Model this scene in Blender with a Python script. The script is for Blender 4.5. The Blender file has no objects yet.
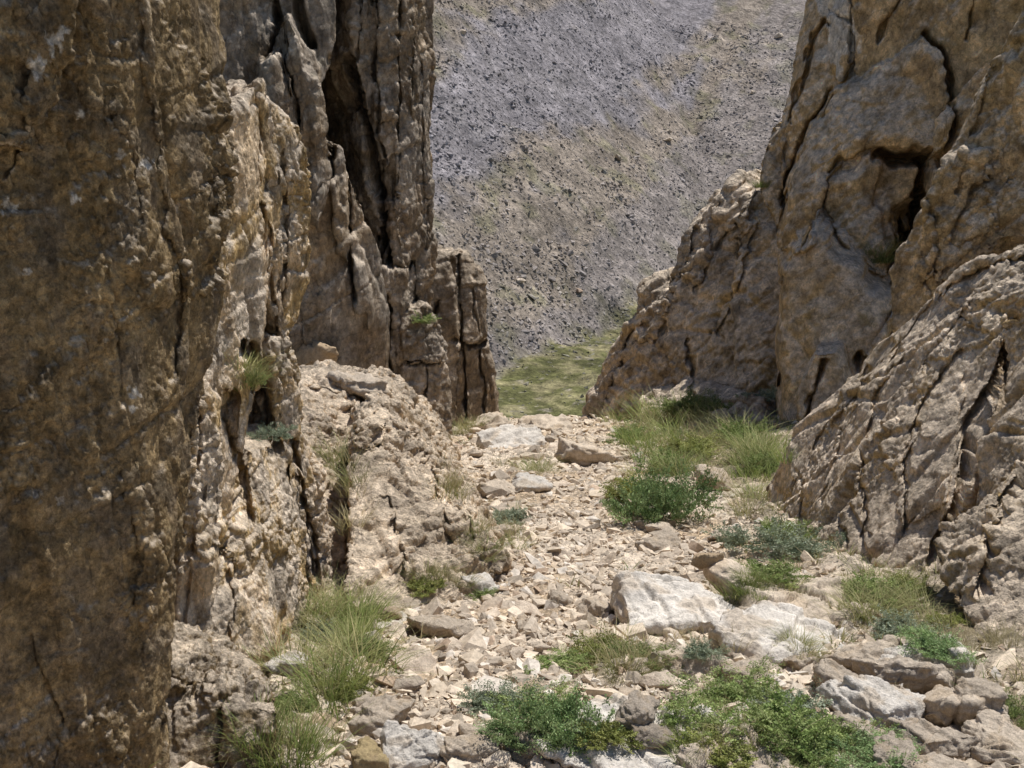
import bpy, bmesh, math, random
import numpy as np
from mathutils import Vector, Matrix, Euler, noise as mnoise

SC = bpy.context.scene
COL = SC.collection
R = math.radians
FPX = 1080.0
TH = R(12.0)
CAM = np.array([0.0, 0.0, 1.6])
rng = np.random.default_rng(7)
random.seed(7)

# ------------------------------------------------------------------ helpers
def ray(px, py):
    u = (px - 512) / FPX; v = (384 - py) / FPX
    return np.array([u, math.cos(TH) + v * math.sin(TH), -math.sin(TH) + v * math.cos(TH)])

def at(px, py, Y):
    """point at forward distance Y metres seen in that direction"""
    d = ray(px, py)
    return CAM + d * (Y / d[1])

# ---- gradient noise on arrays
_perm = np.random.default_rng(3).permutation(256).astype(np.int32)
_perm = np.concatenate([_perm, _perm])
_grad = np.random.default_rng(4).normal(size=(256, 3)); _grad /= np.linalg.norm(_grad, axis=1)[:, None]
_grad = _grad.astype(np.float32)

def _hash(i, j, k):
    return _perm[_perm[_perm[i & 255] + (j & 255)] + (k & 255)]

def perlin(p):
    p = p.astype(np.float32)
    i = np.floor(p).astype(np.int32); f = p - i
    w = f * f * f * (f * (f * 6 - 15) + 10)
    out = np.zeros(len(p), np.float32)
    for a in (0, 1):
        wa = w[:, 0] if a else 1 - w[:, 0]
        for b in (0, 1):
            wb = w[:, 1] if b else 1 - w[:, 1]
            for c in (0, 1):
                wc = w[:, 2] if c else 1 - w[:, 2]
                g = _grad[_hash(i[:, 0] + a, i[:, 1] + b, i[:, 2] + c)]
                d = f[:, 0] - a, f[:, 1] - b, f[:, 2] - c
                out += wa * wb * wc * (g[:, 0] * d[0] + g[:, 1] * d[1] + g[:, 2] * d[2])
    return out * 1.6

def fbm(p, octaves=4, lac=2.03, gain=0.5):
    s = np.zeros(len(p), np.float32); a = 1.0
    for o in range(octaves):
        s += a * perlin(p + o * 17.3); p = p * lac; a *= gain
    return s

def ridged(p, octaves=4, lac=2.07, gain=0.5):
    s = np.zeros(len(p), np.float32); a = 1.0
    for o in range(octaves):
        s += a * (1 - 2.2 * np.abs(perlin(p + o * 11.1))); p = p * lac; a *= gain
    return s

_rv = np.random.default_rng(5).uniform(-1, 1, size=(256, 8)).astype(np.float32)

def facets(p, edge=0.12, jit=0.42):
    """chiselled look: every cell is a random tilted plane; returns height and the border distance"""
    p = p.astype(np.float32)
    base = np.floor(p - 0.5).astype(np.int32)
    n = len(p)
    f1 = np.full(n, 9.0, np.float32); f2 = np.full(n, 9.0, np.float32)
    h1 = np.zeros(n, np.float32); h2 = np.zeros(n, np.float32)
    for a in (0, 1):
        for b in (0, 1):
            for c in (0, 1):
                ci = base[:, 0] + a, base[:, 1] + b, base[:, 2] + c
                r = _rv[_hash(*ci)]
                dx = p[:, 0] - (ci[0] + 0.5 + jit * r[:, 0])
                dy = p[:, 1] - (ci[1] + 0.5 + jit * r[:, 1])
                dz = p[:, 2] - (ci[2] + 0.5 + jit * r[:, 2])
                d = np.sqrt(dx * dx + dy * dy + dz * dz)
                h = dx * r[:, 3] + dy * r[:, 4] + dz * r[:, 5] + 0.25 * r[:, 6]
                c1 = d < f1
                c2 = (~c1) & (d < f2)
                f2 = np.where(c1, f1, np.where(c2, d, f2)); h2 = np.where(c1, h1, np.where(c2, h, h2))
                f1 = np.where(c1, d, f1); h1 = np.where(c1, h, h1)
    g = f2 - f1
    w = 0.5 + 0.5 * np.clip(g / edge, 0, 1)
    return h1 * w + h2 * (1 - w), g

def joints(p, dirs, spacing, seed=0, sharp=0.16, warp=0.26):
    """broken bedding: every set of parallel joint planes steps the surface in saw-teeth"""
    p = p.astype(np.float32) / spacing
    w = warp * fbm(p / 3.2 + seed, 2)
    w2 = 0.35 * perlin(p / 1.4 + seed + 9) * warp
    T = [p @ (np.array(d, np.float32) / np.linalg.norm(d)) * f + w * (1 + 0.5 * i) + w2 for i, (d, f) in enumerate(dirs)]
    K = [np.floor(t).astype(np.int32) for t in T]
    out = np.zeros(len(p), np.float32)
    for i, t in enumerate(T):
        f = t - K[i]
        other = np.floor(T[(i + 1) % len(T)] * 0.5).astype(np.int32)
        r = _rv[_hash(K[i], other, K[i] * 0 + i * 7 + seed)]
        brk = 1 - sharp * (0.6 + 0.8 * np.abs(r[:, 2]))
        tooth = np.where(f < brk, f / brk, (1 - f) / (1 - brk))
        tooth = np.where(r[:, 1] > 0, tooth, np.where(f < 1 - brk, f / (1 - brk), (1 - f) / brk))
        out += (0.25 + 0.75 * np.abs(r[:, 0])) * (tooth - 0.5)
    return out / len(dirs) * 1.6

def smooth(e0, e1, x):
    t = np.clip((x - e0) / (e1 - e0), 0, 1); return t * t * (3 - 2 * t)

def mix(a, b, t):
    t = np.asarray(t)[..., None]
    return np.asarray(a) * (1 - t) + np.asarray(b) * t

def add_tint(me, cols, top=0.74):
    cols = np.asarray(cols); cols = cols * np.minimum(1, top / np.maximum(cols.max(-1, keepdims=True), 1e-6))
    at_ = me.color_attributes.new('tint', 'FLOAT_COLOR', 'POINT')
    c = np.ones((len(me.vertices), 4), np.float32); c[:, :3] = cols
    at_.data.foreach_set('color', c.ravel())

def mesh_from(name, verts, faces, nper, mat=None, cols=None, smoothed=False):
    """faces: flat index array, every face has nper corners"""
    me = bpy.data.meshes.new(name)
    verts = np.asarray(verts, np.float32); faces = np.asarray(faces, np.int32).reshape(-1, nper)
    me.vertices.add(len(verts)); me.vertices.foreach_set('co', verts.ravel())
    me.loops.add(faces.size); me.loops.foreach_set('vertex_index', faces.ravel())
    me.polygons.add(len(faces))
    me.polygons.foreach_set('loop_start', np.arange(0, faces.size, nper, dtype=np.int32))
    me.polygons.foreach_set('loop_total', np.full(len(faces), nper, np.int32))
    me.update(calc_edges=True)
    me.polygons.foreach_set('use_smooth', np.full(len(faces), smoothed))
    if cols is not None: add_tint(me, cols)
    if mat: me.materials.append(mat)
    return me

def link(name, me, parent=None):
    o = bpy.data.objects.new(name, me); COL.objects.link(o)
    if parent: o.parent = parent
    return o

def tag(o, label=None, cat=None, group=None, kind=None):
    if label: o['label'] = label
    if cat: o['category'] = cat
    if group: o['group'] = group
    if kind: o['kind'] = kind
    return o

def vnormals(me):
    n = np.empty(len(me.vertices) * 3, np.float32)
    me.vertices.foreach_get('normal', n)
    return n.reshape(-1, 3)

def coords(me):
    c = np.empty(len(me.vertices) * 3, np.float32)
    me.vertices.foreach_get('co', c)
    return c.reshape(-1, 3)

# ------------------------------------------------------------------ materials
def new_mat(name):
    m = bpy.data.materials.new(name); m.use_nodes = True
    nt = m.node_tree; b = nt.nodes['Principled BSDF']
    b.inputs['Roughness'].default_value = 0.92
    b.inputs['Specular IOR Level'].default_value = 0.15
    return m, nt, b

def N(nt, t, **kw):
    n = nt.nodes.new(t)
    for k, v in kw.items():
        if k.startswith('i_'):
            n.inputs[k[2:].replace('_', ' ')].default_value = v
        else: setattr(n, k, v)
    return n

def mulcol(nt, col_out, fac_out, lo, hi, f0=0.3, f1=0.7):
    mr = N(nt, 'ShaderNodeMapRange'); mr.inputs['From Min'].default_value = f0; mr.inputs['From Max'].default_value = f1
    mr.inputs['To Min'].default_value = lo; mr.inputs['To Max'].default_value = hi
    nt.links.new(fac_out, mr.inputs['Value'])
    vm = N(nt, 'ShaderNodeVectorMath', operation='SCALE')
    nt.links.new(col_out, vm.inputs[0]); nt.links.new(mr.outputs[0], vm.inputs['Scale'])
    return vm.outputs[0]

def rock_mat(name, u, speck=0.3, stretch=(1, 1, 1), bump=1.0, objspace=True):
    """u = size in metres of the finest feature to be seen"""
    m, nt, b = new_mat(name)
    a = N(nt, 'ShaderNodeAttribute', attribute_name='tint')
    tc = N(nt, 'ShaderNodeTexCoord')
    mp = N(nt, 'ShaderNodeMapping'); mp.inputs['Scale'].default_value = stretch
    nt.links.new(tc.outputs['Object'], mp.inputs['Vector'])
    def nz(scale, det, rough=0.6, dist=0.0):
        n = N(nt, 'ShaderNodeTexNoise'); n.inputs['Scale'].default_value = scale
        n.inputs['Detail'].default_value = det; n.inputs['Roughness'].default_value = rough
        n.inputs['Distortion'].default_value = dist
        nt.links.new(mp.outputs[0], n.inputs['Vector']); return n
    n1 = nz(1 / (60 * u), 6, 0.65, 0.4)
    n2 = nz(1 / (9 * u), 5, 0.7)
    n3 = nz(1 / (3.0 * u), 4, 0.75)
    n5 = nz(1 / (24 * u), 8, 0.72, 0.6)
    c = mulcol(nt, a.outputs['Color'], n1.outputs['Fac'], 0.68, 1.32)
    c = mulcol(nt, c, n5.outputs['Fac'], 0.62, 1.38)
    c = mulcol(nt, c, n2.outputs['Fac'], 1 - speck, 1 + speck)
    c = mulcol(nt, c, n3.outputs['Fac'], 1 - speck * 0.8, 1 + speck * 0.8)
    # hairline cracks
    vo = N(nt, 'ShaderNodeTexVoronoi', feature='DISTANCE_TO_EDGE'); vo.inputs['Scale'].default_value = 1 / (34 * u)
    wv = N(nt, 'ShaderNodeVectorMath', operation='MULTIPLY_ADD')
    wv.inputs[1].default_value = (18 * u,) * 3
    n4 = nz(1 / (14 * u), 3)
    nt.links.new(n4.outputs['Color'], wv.inputs[0]); nt.links.new(mp.outputs[0], wv.inputs[2])
    nt.links.new(wv.outputs[0], vo.inputs['Vector'])
    c = mulcol(nt, c, vo.outputs['Distance'], 0.72, 1.0, 0.0, 0.035)
    v2 = N(nt, 'ShaderNodeTexVoronoi', feature='F1'); v2.inputs['Scale'].default_value = 1 / (6.5 * u)
    wv2 = N(nt, 'ShaderNodeVectorMath', operation='MULTIPLY_ADD'); wv2.inputs[1].default_value = (9 * u,) * 3
    nt.links.new(n2.outputs['Color'], wv2.inputs[0]); nt.links.new(mp.outputs[0], wv2.inputs[2]); nt.links.new(wv2.outputs[0], v2.inputs['Vector'])
    c = mulcol(nt, c, v2.outputs['Distance'], 1.2, 0.88, 0.1, 0.75)
    n6 = nz(1 / (1.6 * u), 3, 0.7)
    c = mulcol(nt, c, n6.outputs['Fac'], 0.8, 1.2)
    nt.links.new(c, b.inputs['Base Color'])
    bp0 = N(nt, 'ShaderNodeBump'); bp0.inputs['Strength'].default_value = 0.9 * bump; bp0.inputs['Distance'].default_value = 11.0 * u
    nt.links.new(n5.outputs['Fac'], bp0.inputs['Height'])
    bp1 = N(nt, 'ShaderNodeBump'); bp1.inputs['Strength'].default_value = 0.9 * bump; bp1.inputs['Distance'].default_value = 5.0 * u
    bp2 = N(nt, 'ShaderNodeBump'); bp2.inputs['Strength'].default_value = 0.8 * bump; bp2.inputs['Distance'].default_value = 1.6 * u
    nt.links.new(n2.outputs['Fac'], bp1.inputs['Height']); nt.links.new(n3.outputs['Fac'], bp2.inputs['Height'])
    bpv = N(nt, 'ShaderNodeBump', invert=True); bpv.inputs['Strength'].default_value = 0.75 * bump; bpv.inputs['Distance'].default_value = 3.2 * u
    nt.links.new(v2.outputs['Distance'], bpv.inputs['Height']); nt.links.new(bp0.outputs[0], bpv.inputs['Normal'])
    nt.links.new(bpv.outputs[0], bp1.inputs['Normal']); nt.links.new(bp1.outputs[0], bp2.inputs['Normal']); nt.links.new(bp2.outputs[0], b.inputs['Normal'])
    return m

def stone_mat(name, u, per_object=True):
    m, nt, b = new_mat(name)
    a = N(nt, 'ShaderNodeAttribute', attribute_name='tint')
    tc = N(nt, 'ShaderNodeTexCoord')
    n1 = N(nt, 'ShaderNodeTexNoise'); n1.inputs['Scale'].default_value = 1 / (22 * u); n1.inputs['Detail'].default_value = 6; n1.inputs['Roughness'].default_value = 0.7
    n2 = N(nt, 'ShaderNodeTexNoise'); n2.inputs['Scale'].default_value = 1 / (5 * u); n2.inputs['Detail'].default_value = 4
    src = tc.outputs['Object']
    for n in (n1, n2): nt.links.new(src, n.inputs['Vector'])
    c = mulcol(nt, a.outputs['Color'], n1.outputs['Fac'], 0.72, 1.2)
    c = mulcol(nt, c, n2.outputs['Fac'], 0.82, 1.15)
    if per_object:
        oi = N(nt, 'ShaderNodeObjectInfo')
        c = mulcol(nt, c, oi.outputs['Random'], 0.72, 1.15, 0, 1)
    nt.links.new(c, b.inputs['Base Color'])
    bp = N(nt, 'ShaderNodeBump'); bp.inputs['Strength'].default_value = 0.8; bp.inputs['Distance'].default_value = 4 * u
    nt.links.new(n1.outputs['Fac'], bp.inputs['Height'])
    bp2 = N(nt, 'ShaderNodeBump'); bp2.inputs['Strength'].default_value = 0.6; bp2.inputs['Distance'].default_value = 1.2 * u
    nt.links.new(n2.outputs['Fac'], bp2.inputs['Height']); nt.links.new(bp.outputs[0], bp2.inputs['Normal'])
    nt.links.new(bp2.outputs[0], b.inputs['Normal'])
    return m

def leaf_mat(name, trans=0.25):
    m, nt, b = new_mat(name)
    a = N(nt, 'ShaderNodeAttribute', attribute_name='tint')
    oi = N(nt, 'ShaderNodeObjectInfo')
    c = mulcol(nt, a.outputs['Color'], oi.outputs['Random'], 0.8, 1.2, 0, 1)
    nt.links.new(c, b.inputs['Base Color'])
    b.inputs['Roughness'].default_value = 0.6
    tr = N(nt, 'ShaderNodeBsdfTranslucent'); nt.links.new(c, tr.inputs['Color'])
    mx = N(nt, 'ShaderNodeMixShader'); mx.inputs[0].default_value = trans
    out = nt.nodes['Material Output']
    nt.links.new(b.outputs[0], mx.inputs[1]); nt.links.new(tr.outputs[0], mx.inputs[2]); nt.links.new(mx.outputs[0], out.inputs['Surface'])
    return m

# rock palette (linear base colours)
PALE = np.array([0.50, 0.415, 0.32]); TAN = np.array([0.37, 0.275, 0.175]); OCHRE = np.array([0.27, 0.185, 0.085])
BROWN = np.array([0.17, 0.125, 0.08]); GREY = np.array([0.28, 0.235, 0.185]); MOSS = np.array([0.12, 0.11, 0.05])
WHITE = np.array([0.66, 0.60, 0.52])

# ------------------------------------------------------------------ ground height
def gh(x, y, fine=True):
    """height of the gully floor, arrays in metres"""
    x = np.asarray(x, float); y = np.asarray(y, float)
    xc = 0.25 + 0.25 * np.sin(y * 0.33) + 0.0 * y
    z = -0.18 * y
    d = x - xc
    half = 1.3 + 0.02 * y
    z = z + 0.10 * np.clip(np.abs(d) - half, 0, 3) ** 1.3
    p = np.stack([x, y, np.zeros_like(x)], -1).reshape(-1, 3)
    amp = np.clip((y - 2) * 0.1, 0.35, 1)
    z = z + amp * (0.10 * fbm(p * 0.55, 3)).reshape(x.shape)
    if fine:
        z = z + (0.035 * fbm(p * 2.6 + 40, 4)).reshape(x.shape)
    drop = np.clip(y - 24.5, 0, None)
    z = z - 0.55 * drop ** 1.05
    return z

def ghs(x, y): return float(gh(np.array([x]), np.array([y]))[0])

def gpix(px, py):
    """where that line of sight meets the gully floor"""
    d = ray(px, py); Y = np.linspace(2.2, 30, 1400)
    X = CAM[0] + d[0] / d[1] * Y; Z = CAM[2] + d[2] / d[1] * Y
    below = np.nonzero(Z < gh(X, Y))[0]
    i = below[0] if len(below) else len(Y) - 1
    return np.array([X[i], Y[i], float(gh(X[i:i + 1], Y[i:i + 1])[0])])

# ------------------------------------------------------------------ rock masses
def hull_into(bm, pts):
    vs = [bm.verts.new(tuple(p)) for p in pts]
    r = bmesh.ops.convex_hull(bm, input=vs, use_existing_faces=False)
    bad = [g for g in r['geom_interior'] if isinstance(g, bmesh.types.BMVert)]
    bad += [g for g in r['geom_unused'] if isinstance(g, bmesh.types.BMVert)]
    bmesh.ops.delete(bm, geom=list(set(bad)), context='VERTS')

def block(pts, back=(-1, 2, 0), drop=0.0):
    """a convex block: its visible corners as directions and distances, and how far it reaches back"""
    f = [at(*p) for p in pts]
    b = [p + np.array(back) for p in f]
    return f + b

LEFT_SETS = [((0.95, 0.35, 0.12), 1.0), ((0.6, -0.75, 0.28), 0.8), ((0.3, 0.15, -0.93), 0.62)]
RIGHT_SETS = [((-0.68, 0.25, 0.70), 1.0), ((0.75, 0.55, 0.38), 0.75), ((-0.25, 0.93, 0.25), 0.8), ((0.45, 0.1, -0.85), 0.45)]
MOUND_SETS = [((0.9, 0.25, 0.38), 1.2), ((-0.35, 0.8, 0.45), 0.8), ((0.55, -0.35, -0.75), 0.7)]

def to_px(v):
    """where points of a mesh lie as seen from the viewpoint, used to lay cracks and plates on the rock"""
    d = v - CAM
    fwd = d[:, 1] * math.cos(TH) - d[:, 2] * math.sin(TH); up = d[:, 1] * math.sin(TH) + d[:, 2] * math.cos(TH)
    fwd = np.maximum(fwd, 0.05)
    return 512 + FPX * d[:, 0] / fwd, 384 - FPX * up / fwd

def poly_dist(x, y, pts):
    best = np.full(len(x), 1e9)
    for (x0, y0), (x1, y1) in zip(pts[:-1], pts[1:]):
        dx, dy = x1 - x0, y1 - y0; L = dx * dx + dy * dy + 1e-9
        t = np.clip(((x - x0) * dx + (y - y0) * dy) / L, 0, 1)
        best = np.minimum(best, np.hypot(x - x0 - t * dx, y - y0 - t * dy))
    return best

def in_poly(x, y, pts):
    c = np.zeros(len(x), bool); n = len(pts)
    for i in range(n):
        (x0, y0), (x1, y1) = pts[i], pts[(i + 1) % n]
        if y0 == y1: continue
        c ^= ((y0 > y) != (y1 > y)) & (x < (x1 - x0) * (y - y0) / (y1 - y0) + x0)
    return c

def rock_mass(name, blocks, u, vox, label, cat, seed=0, axis=None, stretch=(1, 1, 1), big=(70, 9), mid=(24, 4.0), small=(8, 1.6),
              lump=(140, 10), col_fn=None, mat=None, group=None, spots=(), ridge=1.0, cuts=(), plates=(), cull=None, out=(0, -1, 0), rough=(), gain=1.0, sets=None):
    sets = sets or LEFT_SETS
    bm = bmesh.new()
    for b in blocks: hull_into(bm, b)
    bmesh.ops.recalc_face_normals(bm, faces=bm.faces)
    src = bpy.data.meshes.new('src'); bm.to_mesh(src); bm.free()
    tmp = bpy.data.objects.new('tmp', src); COL.objects.link(tmp)
    md = tmp.modifiers.new('r', 'REMESH'); md.mode = 'VOXEL'; md.voxel_size = vox; md.adaptivity = 0
    dg = bpy.context.evaluated_depsgraph_get()
    me = bpy.data.meshes.new_from_object(tmp.evaluated_get(dg))
    bpy.data.objects.remove(tmp); bpy.data.meshes.remove(src)
    v = coords(me)
    if cull is not None:                       # leave out what is buried inside the mountain
        n = vnormals(me); d = v - CAM; d /= np.linalg.norm(d, axis=1)[:, None]
        px, py = to_px(v)
        ok = ((n * d).sum(1) < cull) & (px > -200) & (px < 1520) & (py > -260) & (py < 880)
        lv = np.empty(len(me.loops), np.int32); me.loops.foreach_get('vertex_index', lv); lv = lv.reshape(-1, 4)
        kf = lv[ok[lv].any(1)]
        used = np.zeros(len(v), bool); used[kf.ravel()] = True
        remap = np.cumsum(used) - 1
        bpy.data.meshes.remove(me)
        me = mesh_from(name, v[used], remap[kf], 4, None, None, True)
        v = coords(me)
    rot = np.array(Euler(axis if axis else (0, 0, 0)).to_matrix())
    st = np.array(stretch)
    def q(v, s): return (v @ rot) / st / s + seed * 3.7
    n = vnormals(me)
    h = 0.6 * lump[1] * u * fbm(q(v, lump[0] * u), 2)
    h += big[1] * u * 1.7 * joints(v, sets, big[0] * u, seed, 0.10)
    fh, g = facets(q(v, big[0] * u) + 0.22 * fbm(q(v, big[0] * u * 0.8), 2)[:, None], 0.05)
    h += big[1] * u * fh * 0.6
    v1 = v + n * h[:, None]
    if cuts or plates or rough:
        px, py = to_px(v1)
        wob = fbm(q(v, 22 * u), 3); wob2 = fbm(q(v, 25 * u) + 33, 3)
        depth = np.zeros(len(v))
        pxx, pyy = px + 5.5 * wob, py + 5.5 * wob2
        for pl_ in plates:
            pts, hgt = pl_[:2]; rampw = pl_[2] if len(pl_) > 2 else 2.5
            ins = in_poly(pxx, pyy, pts); dd = poly_dist(pxx, pyy, pts + [pts[0]])
            w = np.where(ins, smooth(0, rampw, dd) * (0.7 + 0.3 * smooth(0, 16, dd)), 0)
            depth -= w * hgt
        for pts, hw, dp in cuts:
            dd = poly_dist(pxx, pyy, pts)
            ww = hw * (0.85 + 0.5 * wob)
            depth += dp * np.clip(1 - dd / np.maximum(ww, 0.5), 0, 1) ** 0.7
        v1 = v1 - np.array(out)[None] * (depth * u)[:, None]
    me.vertices.foreach_set('co', v1.astype(np.float32).ravel()); me.update()
    n = vnormals(me)
    mod = 0.2 + 1.05 * smooth(-0.25, 0.45, fbm(q(v, 110 * u) + 9, 2))         # smooth zones next to rough ones
    for pts, k in rough:
        mod = np.where(in_poly(pxx, pyy, pts), mod * k, mod)
    fm, g2 = facets(q(v, mid[0] * u) + 0.3 * fbm(q(v, mid[0] * u), 2)[:, None] + 5, 0.07)
    h2 = mid[1] * u * (1.7 * joints(v, sets, mid[0] * u, seed + 3, 0.16) * (0.4 + mod) + 0.5 * fm * mod)
    h2 += ridge * mid[1] * u * 0.14 * mod * ridged(q(v, mid[0] * 1.6 * u) + 2, 3)
    me.vertices.foreach_set('co', (v1 + n * h2[:, None]).astype(np.float32).ravel()); me.update()
    v2 = coords(me); n = vnormals(me)
    fs, g3 = facets(q(v, small[0] * u) + 7, 0.12)
    h3 = small[1] * u * (1.9 * joints(v, sets, small[0] * u, seed + 5, 0.25, 0.7) + 1.1 * fs + 0.5 * ridged(q(v, small[0] * u * 1.7) + 3, 2, gain=0.62)) * (0.4 + mod)
    v3 = v2 + n * h3[:, None]
    me.vertices.foreach_set('co', v3.astype(np.float32).ravel()); me.update()
    n = vnormals(me)
    cols = col_fn(v3, n, u, seed, h + h2)
    for (c, rad, colr, str_) in spots:
        if len(c) == 2:
            ax, ay = to_px(v3); d = np.hypot(ax - c[0], ay - c[1]) / rad + 0.8 * fbm(v3 / (rad * u), 4)
        else: d = np.linalg.norm(v3 - np.asarray(c), axis=1) / rad + 0.7 * fbm(v3 / (rad * 0.9), 4)
        cols = mix(cols, colr, str_ * smooth(1.0, 0.8, d))
    add_tint(me, cols * gain, 0.72)
    me.polygons.foreach_set('use_smooth', np.full(len(me.polygons), True))
    me.materials.clear(); me.materials.append(mat)
    o = link(name, me); tag(o, label, cat, group)
    print(name, len(me.vertices))
    return o

def col_cliff(a=TAN, b=OCHRE, c=GREY, pale=PALE, up=0.6, vert_streak=0.5, up0=0.0, mott=0.35):
    def f(v, n, u, seed, h):
        s = 1 / (90 * u)
        t = smooth(-0.35, 0.45, fbm(v * s + seed, 4))
        cols = mix(a, b, t)
        t2 = smooth(0.05, 0.5, fbm(v * s * 1.7 + seed + 31, 3))
        cols = mix(cols, c, t2 * 0.8)
        sv = v * np.array([1.6, 1.6, 0.22]) * s * 3.5
        stk = smooth(0.05, 0.6, fbm(sv + seed + 7, 3))
        cols = mix(cols, BROWN, stk * vert_streak)
        cols = mix(cols, pale, up * smooth(up0, up0 + 0.65, n[:, 2] + 0.25 * fbm(v * s * 5, 2)))  # upward faces bleached and dusty, painted paler still to brighten sunlit rock
        dk = smooth(0.12, 0.34, fbm(v / (34 * u) + 150 + seed, 4))
        cols = cols * (1 - mott * 0.55 * dk)[:, None]
        lt = smooth(0.2, 0.4, fbm(v / (20 * u) + 250 + seed, 4))
        cols = cols * (1 + mott * 0.6 * lt)[:, None]
        sp = smooth(0.42, 0.6, fbm(v / (12 * u) + 50 + seed, 2))
        cols = mix(cols, MOSS * 0.9, sp * 0.14)
        return cols
    return f

LB = (-1.0, 2.0, 0); 
M_near = rock_mat('cliff_rock_near', 0.0034, speck=0.36, stretch=(1, 1, 0.85), bump=1.15)
M_mid = rock_mat('cliff_rock_middle', 0.0062, stretch=(1, 1, 0.7))
M_low = rock_mat('outcrop_rock', 0.0095)
M_far = rock_mat('cliff_rock_far', 0.017, stretch=(1, 1, 0.9), bump=0.8)

# --- near left cliff, its shaded face
lich = np.array([0.62, 0.58, 0.52])
rock_mass('near_cliff', [
    block([(-330, -200, 2.7), (120, -200, 3.5), (146, 0, 3.6), (152, 200, 3.62), (190, 300, 3.8), (172, 500, 3.8), (150, 660, 3.8), (160, 900, 3.5), (-330, 900, 2.5)], (-1.3, 2.2, 0)),
    block([(130, -200, 3.7), (210, -200, 4.35), (222, 60, 4.3), (226, 200, 4.2), (222, 305, 4.15), (188, 420, 4.05), (176, 560, 3.95), (140, 400, 3.7), (140, 0, 3.65)], (-0.9, 1.6, 0)),
    block([(-50, -200, 3.0), (60, -200, 3.2), (70, 60, 3.25), (20, 150, 3.1), (-60, 140, 2.95)], (-0.5, 1.0, 0)),
    block([(158, 622, 4.25), (210, 640, 4.4), (244, 652, 4.3), (270, 682, 4.0), (278, 712, 3.72), (274, 900, 3.52), (150, 900, 3.4), (120, 700, 3.74), (150, 660, 3.85)], (-0.6, 0.5, 0)),
    block([(165, 655, 4.0), (205, 668, 4.0), (222, 690, 3.76), (220, 900, 3.45), (120, 900, 3.35), (140, 680, 3.78)], (-0.5, 0.5, 0)),
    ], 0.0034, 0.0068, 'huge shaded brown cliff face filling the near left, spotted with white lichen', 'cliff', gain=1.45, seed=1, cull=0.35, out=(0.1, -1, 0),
    plates=[([(140, -60), (165, 25), (200, 60), (214, 120), (220, 210), (214, 280), (192, 300), (168, 240), (158, 150), (142, 60)], 12),
            ([(60, -60), (100, -20), (118, 60), (96, 110), (60, 70), (30, 20)], 6), ([(222, 700), (272, 692), (280, 830), (214, 830)], 3)],
    rough=[([(135, -60), (165, 20), (205, 60), (224, 120), (226, 290), (190, 300), (160, 240), (150, 150)], 2.3), ([(140, 600), (290, 660), (290, 730), (140, 700)], 1.8)],
    cuts=[([(24, 70), (16, 110), (22, 140), (2, 170)], 9, 22), ([(110, 120), (132, 150), (140, 220)], 3, 7),
          ([(172, 380), (180, 300), (170, 240)], 4, 12), ([(120, 480), (140, 560), (128, 620)], 4, 8), ([(30, 640), (60, 720), (50, 768)], 4, 8), ([(218, 700), (222, 780)], 3, 14)],
    stretch=(1, 1, 1.7), big=(85, 8), mid=(30, 4.6), small=(7, 1.5), lump=(160, 10),
    col_fn=col_cliff(OCHRE * 0.8 + GREY * 0.15, OCHRE * 0.6 + BROWN * 0.25, OCHRE * 0.3 + GREY * 0.35, PALE * 0.9, up=0.8, up0=0.22, mott=0.42), mat=M_near,
    spots=[((56, 42), 11, lich, 0.9), ((38, 66), 9, lich, 0.85), ((64, 30), 7, lich, 0.8), ((80, 114), 4, lich, 0.6), ((8, 206), 7, lich, 0.7), ((134, 392), 6, lich, 0.7),
           ((76, 198), 5, lich, 0.7), ((28, 272), 4, lich, 0.6), ((132, 408), 4, lich, 0.7), ((120, 155), 5, lich, 0.5), ((146, 165), 6, lich, 0.6), ((60, 500), 4, lich, 0.4), ((105, 340), 3, lich, 0.5)])

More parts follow.
